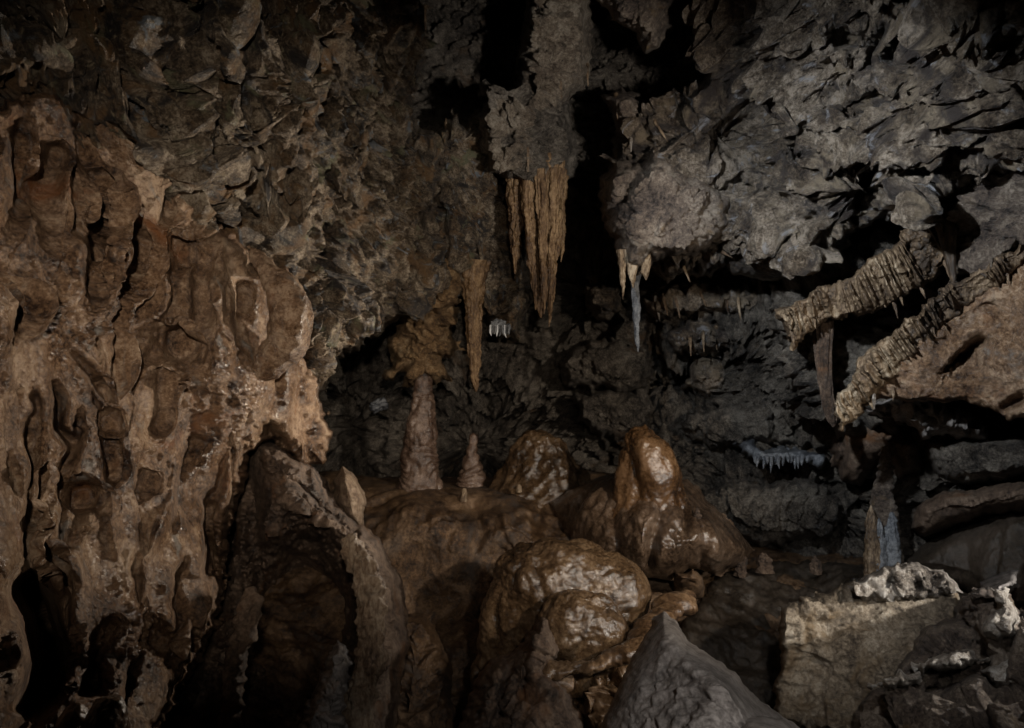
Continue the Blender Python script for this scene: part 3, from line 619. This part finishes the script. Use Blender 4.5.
rthing('rock_block', 'small square-edged tan block at the foot of the flowstone mound', 'rock', [(690, 585, 4.7), (672, 590, 4.75), (700, 590, 4.8)], lambda P: stone(P, 1.3, 1.2, 51), M['floor'],
    poly=[(674, 572), (694, 568), (704, 576), (706, 600), (690, 606), (676, 600)], R=9, T=.35, jag=(2, 1.5), seed=51)
rthing('boulder', 'big smooth grey wedge-shaped boulder leaning in the foreground', 'boulder',
    [(660, 612, 2.75), (690, 640, 2.5), (640, 700, 2.35), (760, 700, 2.3), (700, 720, 2.1), (620, 728, 2.4), (700, 850, 1.8), (790, 728, 2.35)], lambda P: stone(P, 1.1, 1.5, 52), M['slate'],
    poly=[(600, 728), (622, 680), (640, 645), (654, 618), (664, 610), (678, 622), (690, 642), (712, 655), (735, 672), (760, 700), (790, 722), (808, 735), (830, 860), (570, 860)], R=26, T=.35, jag=(2, 1.5), seed=52,
    feats=[line([(664, 612), (690, 660), (720, 700), (745, 740)], 12, -.06), pit(650, 700, 26, 30, .06)])
rthing('boulder', 'small dark rounded stone at the bottom edge beside the grey wedge boulder', 'boulder', [(760, 722, 1.95), (740, 728, 2.0), (790, 728, 2.0), (765, 800, 1.8)], lambda P: stone(P, .5, .8, 53), M['slate'],
    poly=[(732, 728), (745, 717), (765, 715), (785, 720), (800, 732), (805, 800), (728, 800)], R=20, T=.3, jag=(1, 1), seed=53)

# right foreground rocks
r0 = empty('boulder', at(850, 700, 3.4), 'large tan slab boulder with a highlight-pale crusted top edge at right', 'boulder')
relief('slab', [(785, 610, 3.5), (800, 680, 3.45), (880, 600, 3.5), (950, 600, 3.45), (860, 680, 3.3), (900, 700, 3.1), (860, 640, 3.4)], lambda P: stone(P, 1.6, 1.7, 54) + broken(P, .25, .35, 8), M['boulder'],
    poly=[(781, 606), (800, 598), (830, 592), (846, 582), (870, 588), (905, 590), (958, 588), (962, 605), (950, 640), (930, 720), (920, 760), (775, 720), (772, 690), (778, 668), (776, 640)], R=10, T=.25, jag=(4, 4), seed=54, parent=r0,
    feats=[line([(846, 582), (842, 596), (838, 606)], 3, .08), line([(775, 645), (785, 650), (800, 652)], 3, .05)])
relief('crust', [(850, 590, 3.42), (880, 575, 3.42), (920, 572, 3.4), (955, 585, 3.4), (900, 600, 3.36)], lambda P: popcorn(P, .8, 1.5, 55), M['crust'],
    poly=[(846, 590), (858, 578), (872, 570), (890, 563), (915, 563), (935, 572), (955, 582), (962, 592), (940, 600), (900, 602), (865, 604)], R=10, T=.25, jag=(3, 3), seed=55, parent=r0, feats=[pit(892, 582, 7, 7, .15), pit(918, 585, 8, 8, .15), pit(935, 580, 6, 6, .12)])
r0 = empty('jagged_rock', at(960, 728, 2.9), 'jagged dark rock crusted with highlight-white lumps in the lower right corner', 'rock')
relief('body', [(880, 700, 3.0), (960, 680, 2.8), (1010, 620, 2.9), (940, 640, 3.0), (1020, 720, 2.6), (900, 800, 2.6), (1300, 640, 2.4), (1300, 800, 2.0)], lambda P: broken(P, 1.5, 1.1, 56) + popcorn(P, .5, .5, 6), M['block'],
    poly=[(866, 690), (890, 676), (912, 650), (925, 625), (950, 612), (962, 596), (990, 590), (1010, 596), (1024, 612), (1300, 600), (1300, 860), (840, 860), (850, 728)], R=16, T=.35, jag=(5, 4), seed=56, parent=r0,
    feats=[line([(960, 610), (975, 640), (985, 670)], 9, .2), pit(955, 615, 18, 10, .2), line([(930, 690), (970, 670), (1024, 690)], 8, .15)])
for k, pl in enumerate([[(985, 620), (1000, 600), (1015, 600), (1022, 618), (1012, 640), (992, 640), (982, 632)], [(915, 668), (935, 652), (965, 650), (985, 660), (960, 668), (938, 672)], [(980, 670), (1005, 655), (1030, 650), (1050, 670), (1024, 685), (995, 688)], [(870, 688), (900, 672), (925, 678), (900, 690)], [(992, 590), (1006, 592), (1012, 612), (1002, 615)]]):
    cx = sum(p[0] for p in pl) / len(pl); cy = sum(p[1] for p in pl) / len(pl)
    relief('highlit_crust', [(cx, cy, 2.72 + .03 * (k == 3)), (cx + 30, cy, 2.74), (cx - 30, cy, 2.8), (cx, cy - 14, 2.75), (cx, cy + 14, 2.73)], lambda P, k=k: popcorn(P, .7, 1.3, 57 + k), M['crust'], poly=pl, R=9, T=.2, jag=(3, 3), seed=57 + k, parent=r0)
rthing('flat_stone', 'small flat grey stone wedged between slab boulder and right wall', 'rock', [(1000, 580, 3.6), (980, 585, 3.7), (1010, 575, 3.6)], lambda P: stone(P, 1.3, 1.6, 63), M['slate'], poly=[(980, 582), (1000, 572), (1018, 570), (1016, 584), (995, 594), (982, 592)], R=7, T=.2, jag=(2, 1.5), seed=63)

# right wall: drapery ledges
rthing('wall_block', 'dark recessed rock behind and between the two slanting drapery ledges', 'rock', [(800, 330, 5.1), (860, 300, 4.95), (940, 240, 4.6), (1024, 200, 4.1), (860, 390, 4.9), (960, 290, 4.5), (1300, 200, 3.4)], lambda P: craggy(P, (.4, -.9, .2), .4, 1.0, 1.5, 64), M['back'],
    poly=[(770, 300), (800, 270), (860, 235), (920, 215), (950, 180), (1024, 150), (1300, 80), (1300, 300), (1024, 280), (960, 330), (900, 400), (850, 430), (815, 420), (790, 360)], R=20, T=.5, jag=(5, 4), seed=64)
def ribbed_band(root, top, bot, ctrl, step, seed, bare=()):
    """a fused curtain of thin slanting ribs of uneven width, with a few loose drips at its lower edge"""
    r = random.Random(seed); tp, bt = np.array(top, float), np.array(bot, float)
    def along(p, t):
        q = np.r_[0, np.cumsum(np.hypot(*np.diff(p, axis=0).T))]; q /= q[-1]
        return np.array([np.interp(t, q, p[:, 0]), np.interp(t, q, p[:, 1])])
    ln = np.hypot(*np.diff(tp, axis=0).T).sum(); t = .01; fe = []
    while t < .99:
        if not any(a < t < b for a, b in bare):
            a, e = along(tp, t), along(bt, t); dv = e - a
            a = a + dv * r.uniform(-.15, .2); e = e + dv * r.uniform(-.35, .12); k = r.uniform(-2.5, 2.5)
            m1 = a + (e - a) * .35 + [k, 0]; m2 = a + (e - a) * .7 + [k * .5, 0]
            fe.append(line([tuple(a), tuple(m1), tuple(m2), tuple(e)], r.uniform(.9, 2.1), -r.uniform(.025, .075)))
            if r.random() < .16:
                d = float(tps(ctrl, np.array([e[0]]), np.array([e[1]]))[0])
                tube('drip', [(m2[0], m2[1], d + .03, 1.6), (e[0], e[1], d, 1.7), (e[0] + dv[0] * .12, e[1] + r.uniform(4, 11), d, .3)], M['drape'], None, root, seg=10, rings=20)
        t += r.choice([.6, .8, 1., 1., 1.3, 1.9]) * step / ln
    poly = [tuple(p) for p in tp] + [tuple(p) for p in bt[::-1]]
    relief('drapery', ctrl, lambda P: .020 * fbm(P * 8, 4, .6, seed) + .010 * ridged(P * 16, 3, .6, seed + 2) + .03 * fbm(P * 2.5, 2, .5, seed + 3), M['drape'], poly=poly, st=.7, R=4, T=.09, jag=(4, 3.5), seed=seed, parent=root, feats=fe, fw=1.6)

rthing('wall_block', 'rough grey-brown rock joining the upper drapery ledge to the right wall', 'rock', [(960, 220, 3.98), (1024, 190, 3.6), (1000, 240, 3.72), (955, 265, 4.05), (1100, 190, 3.2)], lambda P: spongy(P, (.41, -.9, .12), .42, .7, 1.2, 83), M['block'],
    poly=[(938, 212), (950, 196), (975, 182), (1024, 160), (1300, 80), (1300, 200), (1100, 226), (1022, 250), (1000, 262), (975, 272), (955, 280), (946, 255)], R=14, T=.35, jag=(4, 4), seed=83)
r0 = empty('drapery_ledge', at(870, 300, 4.2), 'upper slanting ledge on the right wall hung with ochre drapery folds', 'drapery')
relief('ledge', [(790, 320, 4.45), (850, 290, 4.3), (900, 260, 4.15), (945, 215, 4.0), (850, 310, 4.35)], lambda P: broken(P, .3, .9, 65) + .05 * billow(P * np.array([13, 13, 3], f32), 2, .5, 3) + .02 * ridged(P * 9, 3, .6, 2), M['drape'],
    poly=[(778, 312), (792, 304), (830, 292), (862, 272), (900, 240), (920, 215), (938, 196), (955, 192), (962, 215), (950, 250), (935, 272), (905, 292), (870, 304), (830, 318), (812, 330), (802, 344), (790, 340)], R=7, T=.25, jag=(3, 3), seed=65, parent=r0,
    feats=[line([(815, 325), (870, 308), (930, 280)], 5, -.06)])
ribbed_band(r0, [(782, 308), (800, 300), (818, 286), (842, 281), (868, 264), (893, 246), (906, 230), (930, 206), (944, 200)], [(793, 346), (806, 338), (826, 322), (854, 316), (886, 307), (910, 296), (930, 280), (950, 258), (960, 238)],
    [(790, 325, 4.44), (850, 295, 4.28), (900, 265, 4.14), (945, 220, 3.99), (850, 315, 4.34)], 4.6, 81, bare=((.24, .32), (.72, .84)))
r0 = empty('drapery_ledge', at(920, 410, 3.9), 'lower slanting brown slab on the right wall edged with ochre drapery folds', 'drapery')
relief('slab', [(840, 410, 4.25), (900, 350, 4.05), (960, 300, 3.9), (1015, 262, 3.7), (960, 380, 3.95), (1024, 400, 3.7), (1024, 320, 3.6), (1300, 300, 2.9), (1300, 430, 2.9)], lambda P: folds(P, .8, .8, 66, 1.) + stone(P, .8, .8, 4), M['wall'],
    poly=[(838, 418), (846, 392), (868, 360), (892, 340), (924, 312), (950, 292), (985, 270), (1012, 257), (1100, 225), (1300, 190), (1300, 440), (1040, 420), (1010, 416), (985, 412), (965, 402), (930, 400), (890, 402), (864, 414), (846, 426)], R=7, T=.15, jag=(3, 2), seed=66, parent=r0,
    feats=[pit(965, 365, 22, 8, .15, -.5), line([(935, 372), (970, 352), (985, 345)], 5, .12), line([(1000, 412), (1024, 395)], 5, .1), line([(905, 355), (950, 320), (1000, 290)], 8, -.05)])
ribbed_band(r0, [(834, 404), (850, 378), (864, 352), (890, 335), (922, 306), (945, 284), (985, 263), (1018, 246), (1050, 236)], [(842, 428), (858, 412), (878, 394), (908, 368), (940, 334), (964, 310), (1000, 288), (1024, 266), (1052, 240)],
    [(840, 415, 4.20), (890, 360, 4.03), (950, 310, 3.87), (1015, 262, 3.65), (1050, 240, 3.58), (900, 375, 4.05)], 5.0, 82, bare=((.62, .72), (.82, 1.)))
t = lathe('drapery', [(312, 824, 9), (330, 823, 8.5), (350, 823, 7.5), (372, 824, 6.5), (395, 827, 5.5), (412, 830, 6), (422, 833, 4), (427, 833, .5)], 4.6, M['purple'], lambda P: .022 * billow(P * np.array([20, 20, 2], f32), 2, .5, 4), seg=60, flute=(9, .35))
tag(t, 'narrow dark pleated drapery hanging below the upper ledge, pale at its tip', 'drapery')
t = tube('flowstone_curtain', [(938, 205, 4.0, 8), (945, 225, 3.95, 9), (950, 250, 3.95, 6), (953, 275, 3.95, 3), (954, 290, 3.95, .5)], M['drape'], lambda P: .012 * billow(P * np.array([18, 18, 3], f32), 2, .5, 4), seg=36)
tag(t, 'short ochre curtain joining the ceiling to the lower slab at right', 'drapery')
rthing('crusted_ledge', 'grey coral-crusted ledge under the lower slanting slab', 'rock ledge', [(885, 410, 4.6), (940, 420, 4.35), (980, 430, 4.3), (910, 440, 4.5)], lambda P: popcorn(P, 1., 1.8, 67), M['slate'],
    poly=[(862, 398), (900, 394), (935, 400), (965, 408), (985, 425), (990, 442), (968, 436), (940, 436), (925, 442), (912, 430), (890, 420), (868, 414)], R=14, T=.5, jag=(4, 4), seed=67)
rthing('wall_block', 'dark dusty grey rock face below the coral-crusted ledge', 'rock', [(940, 450, 4.6), (1024, 440, 4.2), (1000, 475, 4.3), (940, 475, 4.7), (1300, 450, 3.3)], lambda P: stone(P, 1.8, 2., 68), M['back'],
    poly=[(925, 440), (960, 434), (1000, 436), (1300, 400), (1300, 480), (1024, 478), (980, 485), (945, 484), (926, 468)], R=18, T=.6, jag=(3, 3), seed=68)
rthing('flowstone_ledge', 'rounded rusty flowstone ledge with small drips at the right edge', 'flowstone', [(930, 510, 4.5), (980, 500, 4.2), (1024, 495, 4.0), (910, 530, 4.7), (1300, 490, 3.2)], lambda P: flow(P, 1., 1.4, 69, .3), M['purple'],
    poly=[(918, 505), (945, 492), (985, 488), (1024, 482), (1300, 470), (1300, 520), (1024, 512), (985, 515), (950, 530), (925, 540), (912, 528)], R=16, T=.5, jag=(3, 2), seed=69)
rthing('mud_slope', 'smooth dark brown mud bank sloping below the rusty ledge at right', 'mud bank', [(920, 560, 4.7), (980, 530, 4.4), (1024, 560, 4.0), (960, 580, 4.4), (1300, 560, 3.2)], lambda P: folds(P, .7, .6, 70, .6), M['mud'],
    poly=[(898, 560), (930, 540), (955, 528), (990, 514), (1024, 508), (1300, 500), (1300, 640), (1000, 610), (960, 590), (910, 575)], R=20, T=.5, jag=(3, 2), seed=70)

# ------------------------------------------------------------ speleothems
def noisy(a, k, s=0):
    return lambda P: a * (fbm(P * k, 3, .6, s))
def vflute(a, s=0):
    return lambda P: a * billow(warp(P, 4, .03, s) * np.array([22, 22, 2.2], f32), 3, .55, s) + a * .4 * fbm(P * 14, 3, .6, s)

r0 = empty('column', at(420, 482, 6.3), 'brown cave column with a wet ringed shaft and a crumbly orange head', 'column')
lathe('shaft', [(372, 424, 8), (385, 423, 9), (400, 423, 11), (425, 421, 15), (450, 420, 16.5), (475, 420, 17.5), (485, 420, 21), (492, 420, 23)], 6.25, M['column'],
      lambda P: .020 * np.abs(np.sin(P[:, 2] * 42 + 5 * perlin(P * 5, 3))) * np.clip(.5 + perlin(P * 4, 9), .1, 1) + .03 * billow(P * np.array([9, 9, 5], f32), 2, .5, 6) + .02 * fbm(P * 3, 2, .5, 3), r0, seg=90, rings=260)
relief('head', [(420, 270, 5.95), (420, 330, 5.95), (420, 380, 6.15), (395, 340, 6.1), (450, 330, 6.1)], lambda P: broken(P, 1.0, 1.3, 72) + .04 * ridged(P * 7, 3, .6, 3), M['capital'],
       poly=[(408, 298), (398, 316), (394, 334), (384, 346), (392, 360), (388, 374), (402, 374), (408, 388), (424, 380), (436, 386), (449, 376), (444, 358), (456, 348), (450, 330), (460, 312), (448, 292), (425, 286)], R=14, T=.5, jag=(3, 4), seed=72, parent=r0)
relief('neck', [(430, 270, 5.6), (430, 300, 5.75), (415, 290, 5.7), (455, 285, 5.7)], lambda P: popcorn(P, .8, 1., 73) + .05 * ridged(P * 6, 3, .6, 5), M['capital'],
       poly=[(418, 262), (432, 248), (455, 256), (466, 280), (460, 305), (440, 318), (420, 310), (410, 292)], R=14, T=.5, jag=(4, 4), seed=73, parent=r0)
t = lathe('stalactite', [(262, 473, 17), (280, 473, 12.5), (292, 474, 9.8), (302, 474, 8.5), (318, 474, 7), (340, 474, 6.5), (362, 475, 5), (380, 475.5, 3.6), (390, 476, 1.5), (392, 476, .4)], 5.9, M['tite'], vflute(.03, 3), seg=56, flute=(6, .2))
tag(t, 'slim pleated tan stalactite between the column head and the white crystals', 'stalactite')
r0 = empty('stalactite', at(540, 180, 5.5), 'biggest ochre stalactite cluster with several ragged points in the middle pocket', 'stalactite')
lathe('spike', [(158, 541, 20), (166, 541, 21), (180, 541, 19), (205, 541, 16.5), (235, 541, 14), (260, 541, 10.5), (290, 541, 6.5), (308, 541, 3), (318, 541, .4)], 5.55, M['tite'], vflute(.032, 1), r0, seg=120, rings=240, flute=(9, .3), seed=1)
lathe('spike', [(170, 556, 9), (205, 555, 6.5), (240, 554, 5.5), (270, 552, 4.2), (295, 550.5, 3.2), (315, 550, 1.8), (327, 549, .4)], 5.42, M['tite'], vflute(.03, 2), r0, seg=60, flute=(6, .3), seed=2)
lathe('spike', [(150, 528, 9), (210, 529, 6.5), (245, 531, 5), (280, 534, 3.2), (300, 535, 1.6), (310, 535.5, .4)], 5.43, M['tite'], vflute(.03, 3), r0, seg=60, flute=(6, .3), seed=3)
lathe('spike', [(176, 561, 6), (215, 562, 3.6), (245, 561.5, 2.2), (262, 561, .4)], 5.5, M['tite'], vflute(.025, 4), r0, seg=40, seed=4)
lathe('spike', [(170, 541, 6), (240, 543, 4.4), (290, 543.5, 2.8), (306, 544, 1.5), (314, 544, .4)], 5.36, M['tite'], vflute(.025, 5), r0, seg=50, flute=(5, .3), seed=5)
t = lathe('stalactite', [(130, 514, 12), (180, 515, 8.5), (205, 516, 7.5), (230, 516, 5.5), (250, 516, 3.6), (266, 515.5, 2.2), (274, 515, .4)], 5.6, M['tite'], vflute(.045, 6), seg=60, flute=(6, .35), seed=3)
tag(t, 'forked ochre stalactite hanging just left of the biggest stalactite cluster', 'stalactite')
t = lathe('stalactite', [(258, 634, 6), (280, 635, 4.6), (310, 636, 3.8), (330, 637, 2.8), (346, 637.5, 1.4), (352, 638, .4)], 5.0, M['bluegrey'], vflute(.02, 7), seg=40)
tag(t, 'thin straight blue-grey stalactite under the jagged ceiling block', 'stalactite')
for x, y0, y1, w, lb in [(632, 266, 288, 5, 'stubby ochre tip hanging in front of the thin blue-grey stalactite'), (645, 262, 280, 4, 'short ochre tip hanging right of the thin blue-grey stalactite'), (622, 262, 300, 4, 'slender brown drip left of the thin blue-grey stalactite')]:
    tag(lathe('stalactite', [(y0 - 12, x, w * 1.4), (y0, x, w), ((y0 + y1) / 2, x + .5, w * .65), (y1, x + 1, .3)], 4.75, M['drape'], vflute(.02, 8), seg=32, rings=60), lb, 'stalactite', 'tips under the jagged ceiling block')
t = lathe('stalagmite', [(433, 473, .4), (436, 473, 2.4), (446, 472.5, 5), (458, 472, 7.5), (468, 471.5, 9.5), (477, 471, 12), (485, 471, 13)], 6.3, M['column'], lambda P: .018 * np.abs(np.sin(P[:, 2] * 38 + 4 * perlin(P * 5, 3))) + .03 * billow(P * np.array([8, 8, 6], f32), 2, .5, 6) + .02 * fbm(P * 4, 2, .5, 8), seg=60)
tag(t, 'small pointed tan cone stalagmite between the column and the brown dome', 'stalagmite')
t = lathe('stalagmite', [(488, 464, .3), (489.5, 464, 2), (493, 464, 3), (501, 464, 4)], 5.75, M['drape'], noisy(.006, 15), seg=24, rings=50)
tag(t, 'tiny pale stub stalagmite standing on the terrace edge in front of the cone', 'stalagmite')
t = lathe('stalagmite', [(484, 519, .3), (485, 519, 2), (488, 519, 2.8), (492, 519, 3)], 5.7, M['drape'], noisy(.006, 15, 3), seg=24, rings=50)
tag(t, 'tiny pale round bead of calcite in front of the brown dome', 'stalagmite')

# right background pair and column
r0 = empty('stalagmite', at(884, 580, 4.9), 'twin pale pointed stalagmites of tan and blue-grey behind the slab boulder', 'stalagmite')
lathe('spike', [(505, 871, .4), (510, 871, 3), (522, 872, 5.5), (540, 874, 8), (585, 875, 10)], 4.9, M['drape'], vflute(.02, 9), r0, seg=48, flute=(5, .15))
lathe('spike', [(512, 892, .4), (517, 892, 3), (528, 891, 6), (542, 890, 8), (585, 889, 10)], 4.9, M['bluegrey'], vflute(.03, 10), r0, seg=48, flute=(6, .2))
lathe('spike', [(518, 879, .4), (524, 879, 2.5), (540, 880, 5), (585, 880, 7)], 4.87, M['bluegrey'], vflute(.02, 11), r0, seg=40)
t = lathe('column', [(446, 884, 2), (458, 885, 4), (470, 886, 6), (482, 885, 7), (492, 882, 9), (508, 884, 11), (530, 885, 13), (570, 886, 14)], 5.0, M['block'], lambda P: .03 * np.abs(perlin(P * np.array([4, 4, 22], f32), 3)) + .008 * fbm(P * 16, 3), seg=60)
tag(t, 'knotted grey stacked column rising above the twin stalagmites at right', 'column')
rthing('flowstone_curtain', 'dark rounded flowstone boss with S-shaped folds under the drapery tip', 'flowstone', [(850, 440, 5.2), (880, 450, 5.0), (870, 420, 5.0), (905, 460, 5.0)], lambda P: folds(P, 1.2, .8, 74), M['purple'],
    poly=[(838, 430), (870, 415), (895, 425), (920, 440), (922, 470), (900, 480), (880, 460), (860, 490), (840, 480), (832, 450)], R=18, T=.5, jag=(3, 2), seed=74, feats=[line([(885, 425), (895, 445), (885, 470)], 4, .15), line([(840, 430), (846, 455), (838, 470)], 4, .12)])

for x, yb, h, w_, lb in [(741, 566, 13, 5, 'small stubby stalagmite at the right foot of the flowstone mound'), (764, 562, 9, 6, 'low rounded stump of calcite on the shade-dark floor beside the mound foot'), (815, 563, 8, 5, 'little pale stump at the back of the shade-dark floor'), (697, 520, 12, 3, 'tiny finger of calcite standing on the right shoulder of the mound'), (910, 590, 16, 6, 'dark stub on the shade-dark floor behind the slab boulder')]:
    dd = 5.2 if x != 697 else 4.75
    tag(lathe('stalagmite', [(yb - h, x, .4), (yb - h * .85, x, w_ * .5), (yb - h * .4, x + .5, w_ * .8), (yb, x, w_), (yb + 10, x, w_ * 1.2)], dd, M['purple'], lambda P: .03 * fbm(P * 14, 3, .5, 3), seg=36, rings=60), lb, 'stalagmite', 'small stumps around the dark mud floor')

# white crystals and blue icicles
r0 = empty('crystal_cluster', at(500, 320, 6.0), 'small white spiky calcite tuft right of the slim tan stalactite', 'crystal')
lathe('tuft', [(320, 500, .4), (322, 499, 5), (326, 500, 8), (329, 501, 6), (331, 501, .4)], 6.05, M['bluegrey'], noisy(.06, 14), r0, seg=40, rings=50)
for k in range(9):
    x = 491 + k * 2.3; h = random.uniform(5, 11)
    lathe('needle', [(325, x, 1.6), (330 + h * .4, x + random.uniform(-1, 1), 1.2), (329 + h, x + random.uniform(-1.5, 1.5), .2)], 5.98 - .03 * (k % 3), M['bluegrey' if k % 3 else 'white'], None, r0, seg=10, rings=14)
t = lathe('calcite_patch', [(399, 380, .4), (400, 380, 6), (404, 379, 9), (408, 378, 7), (410, 378, .4)], 6.6, M['bluegrey'], noisy(.04, 12, 4), seg=40, rings=40)
tag(t, 'blue-grey calcite patch in the dark hollow left of the column', 'crystal')
r0 = empty('icicle_shelf', at(775, 460, 5.8), 'grey-blue calcite shelf fringed with little icicles deep in the back right', 'stalactite')
relief('shelf', [(770, 458, 5.75), (740, 452, 5.85), (800, 456, 5.75)], lambda P: popcorn(P, .6, 1., 75), M['bluegrey'], poly=[(736, 442), (748, 440), (762, 449), (790, 447), (822, 453), (826, 460), (808, 463), (785, 461), (765, 466), (748, 460)], R=8, T=.3, jag=(5, 4), seed=75, parent=r0)
for k in range(14):
    x = 755 + k * 4 + random.uniform(-1, 1); h = random.choice([3, 4, 6, 9, 13, 20 if k in (2, 5) else 7])
    lathe('icicle', [(456, x, 2.6), (460 + h * .4, x + random.uniform(-1, 1), 1.5), (460 + h, x + random.uniform(-1.5, 1.5), .2)], 5.7 + random.uniform(-.06, .06), M['bluegrey'], None, r0, seg=12, rings=16)

# soda straws and drips on ceiling and ledges
straws = [(684, 268, 690, 282, 4.9), (700, 292, 706, 306, 5.6), (711, 284, 718, 300, 5.6), (722, 252, 733, 258, 4.7), (748, 240, 755, 252, 4.6), (664, 300, 668, 316, 5.7), (676, 300, 680, 318, 5.7), (656, 302, 660, 322, 5.7), (726, 292, 728, 312, 5.6), (738, 300, 741, 322, 5.6), (716, 332, 717, 350, 5.7), (703, 335, 704, 352, 5.7), (690, 340, 691, 356, 5.7), (616, 100, 618, 122, 4.9), (655, 122, 668, 142, 4.6), (631, 140, 631, 152, 4.95),
          (446, 128, 446, 118, 5.0), (860, 232, 870, 258, 4.0), (893, 388, 893, 402, 4.1), (874, 396, 874, 410, 4.3), (425, 12, 425, 48, 4.3), (528, 150, 528, 172, 4.9), (560, 84, 562, 100, 4.95), (587, 70, 588, 86, 4.95), (944, 262, 956, 290, 3.85)]
names = ['left of the jagged block tip', 'on the fringed shelf, its left', 'on the fringed shelf, middle', 'on the ochre ceiling slab, left', 'on the ochre ceiling slab, lower', 'under the jagged block, third', 'under the jagged block, fourth', 'under the jagged block, nearest the blue-grey stalactite', 'on the fringed shelf, right', 'at the right end of the fringed shelf', 'on the bristly shelf, right', 'on the bristly shelf, middle', 'on the bristly shelf, left', 'beside the small pale-tipped lump', 'slanting right of the pale-tipped lump', 'at the tip of the pale-tipped lump',
         'at the lower lip of the top pocket', 'curving beside the upper drapery ledge', 'under the lower slab, right', 'under the lower slab, left', 'at the left rim of the top black pocket', 'above the big stalactite', 'on the right flank of the tan hanging mass', 'at the right corner of the tan hanging mass', 'bridging the two drapery ledges']
bpy.context.view_layer.update(); DG = bpy.context.evaluated_depsgraph_get()
def surf(px, py, d):                                   # how far the rock is behind this spot, so that a drip grows out of it
    v = Vector([float(c) for c in at(px, py, 1.)]) - Vector((0, 0, CAMZ))
    ok, loc, *_ = S.ray_cast(DG, Vector((0, 0, CAMZ)), v.normalized())
    return loc.y if ok and abs(loc.y - d) < 1.6 else d
for (x0, y0, x1, y1, d), nm in zip(straws, names):
    d = surf(x0, y0 - 3, d)
    t = tube('soda_straw', [(x0, y0 - 5, d + .06, 2.2), (x0, y0, d - .01, 1.7), ((x0 + x1) / 2, (y0 + y1) / 2, d - .03, 1.2), (x1, y1, d - .03, .3)], random.choice([M['drape'], M['rib'], M['crust']]), noisy(.004, 25), seg=12, rings=30)
    tag(t, 'tiny pale drip stalactite ' + nm, 'stalactite', 'tiny drip stalactites')

# ------------------------------------------------------------ light
def spot(name, loc, tgt, watts, col, size, blend=1., rad=.06):
    l = bpy.data.lights.new(name, 'SPOT'); l.energy = watts; l.color = col; l.spot_size = math.radians(size); l.spot_blend = blend; l.shadow_soft_size = rad
    o = bpy.data.objects.new(name, l); COL.objects.link(o); o.location = loc
    o.rotation_euler = (Vector(tgt) - Vector(loc)).to_track_quat('-Z', 'Y').to_euler()
    return o
spot('unseen_lamp', (.98, 5.5, 1.15), at(230, 300, 3.5), 470, (1, .86, .70), 76)          # added grazing lamp, unseen in open air behind the tall dome
spot('unseen_lamp', (.2, -.9, 2.2), at(300, 330, 3.9), 480, (1, .87, .73), 46)  # added fill for the left wall, from near the camera
spot('unseen_lamp', (2.2, .5, 2.2), at(560, 450, 5.0), 600, (1, .87, .72), 52)
spot('unseen_lamp', (-.1, 1.9, 2.75), at(850, 262, 4.2), 600, (.86, .93, 1), 62)
spot('unseen_lamp', (2.95, 2.3, 1.2), at(870, 605, 3.5), 190, (1, .97, .92), 75, rad=.04)
spot('unseen_lamp', (.7, .9, 2.3), at(905, 580, 3.4), 130, (.97, .98, 1), 32, rad=.04)  # accent added to brighten the slab's crusted top
spot('unseen_lamp', (1.3, .9, 1.9), at(560, 125, 5.0), 560, (1, .93, .85), 34)  # narrow spot added only to light the tan hanging rock
spot('unseen_lamp', (.6, .1, 2.0), at(680, 660, 2.8), 110, (1, .96, .92), 56)  # added fill for the grey wedge boulder

w = bpy.data.worlds.new('World'); S.world = w; w.use_nodes = True
nt = w.node_tree; bg = nt.nodes['Background']
sky = nt.nodes.new('ShaderNodeTexSky'); sky.sky_type = 'NISHITA'; sky.sun_disc = False
sky.sun_elevation = math.radians(2); sky.sun_rotation = math.radians(180)
nt.links.new(sky.outputs[0], bg.inputs['Color']); bg.inputs['Strength'].default_value = .05

cd = bpy.data.cameras.new('camera'); cam = bpy.data.objects.new('camera', cd); COL.objects.link(cam)
cam.location = (0, 0, CAMZ); cam.rotation_euler = (math.pi / 2, 0, 0)
cd.lens = 24; cd.sensor_width = 36; cd.clip_end = 200; cd.clip_start = .05
S.camera = cam
S.view_settings.view_transform = 'Standard'; S.view_settings.look = 'None'; S.view_settings.gamma = 1; S.view_settings.exposure = 0
S.cycles.use_denoising = True
S.cycles.max_bounces = 4; S.cycles.diffuse_bounces = 1; S.cycles.glossy_bounces = 2
S.cycles.sample_clamp_indirect = 2
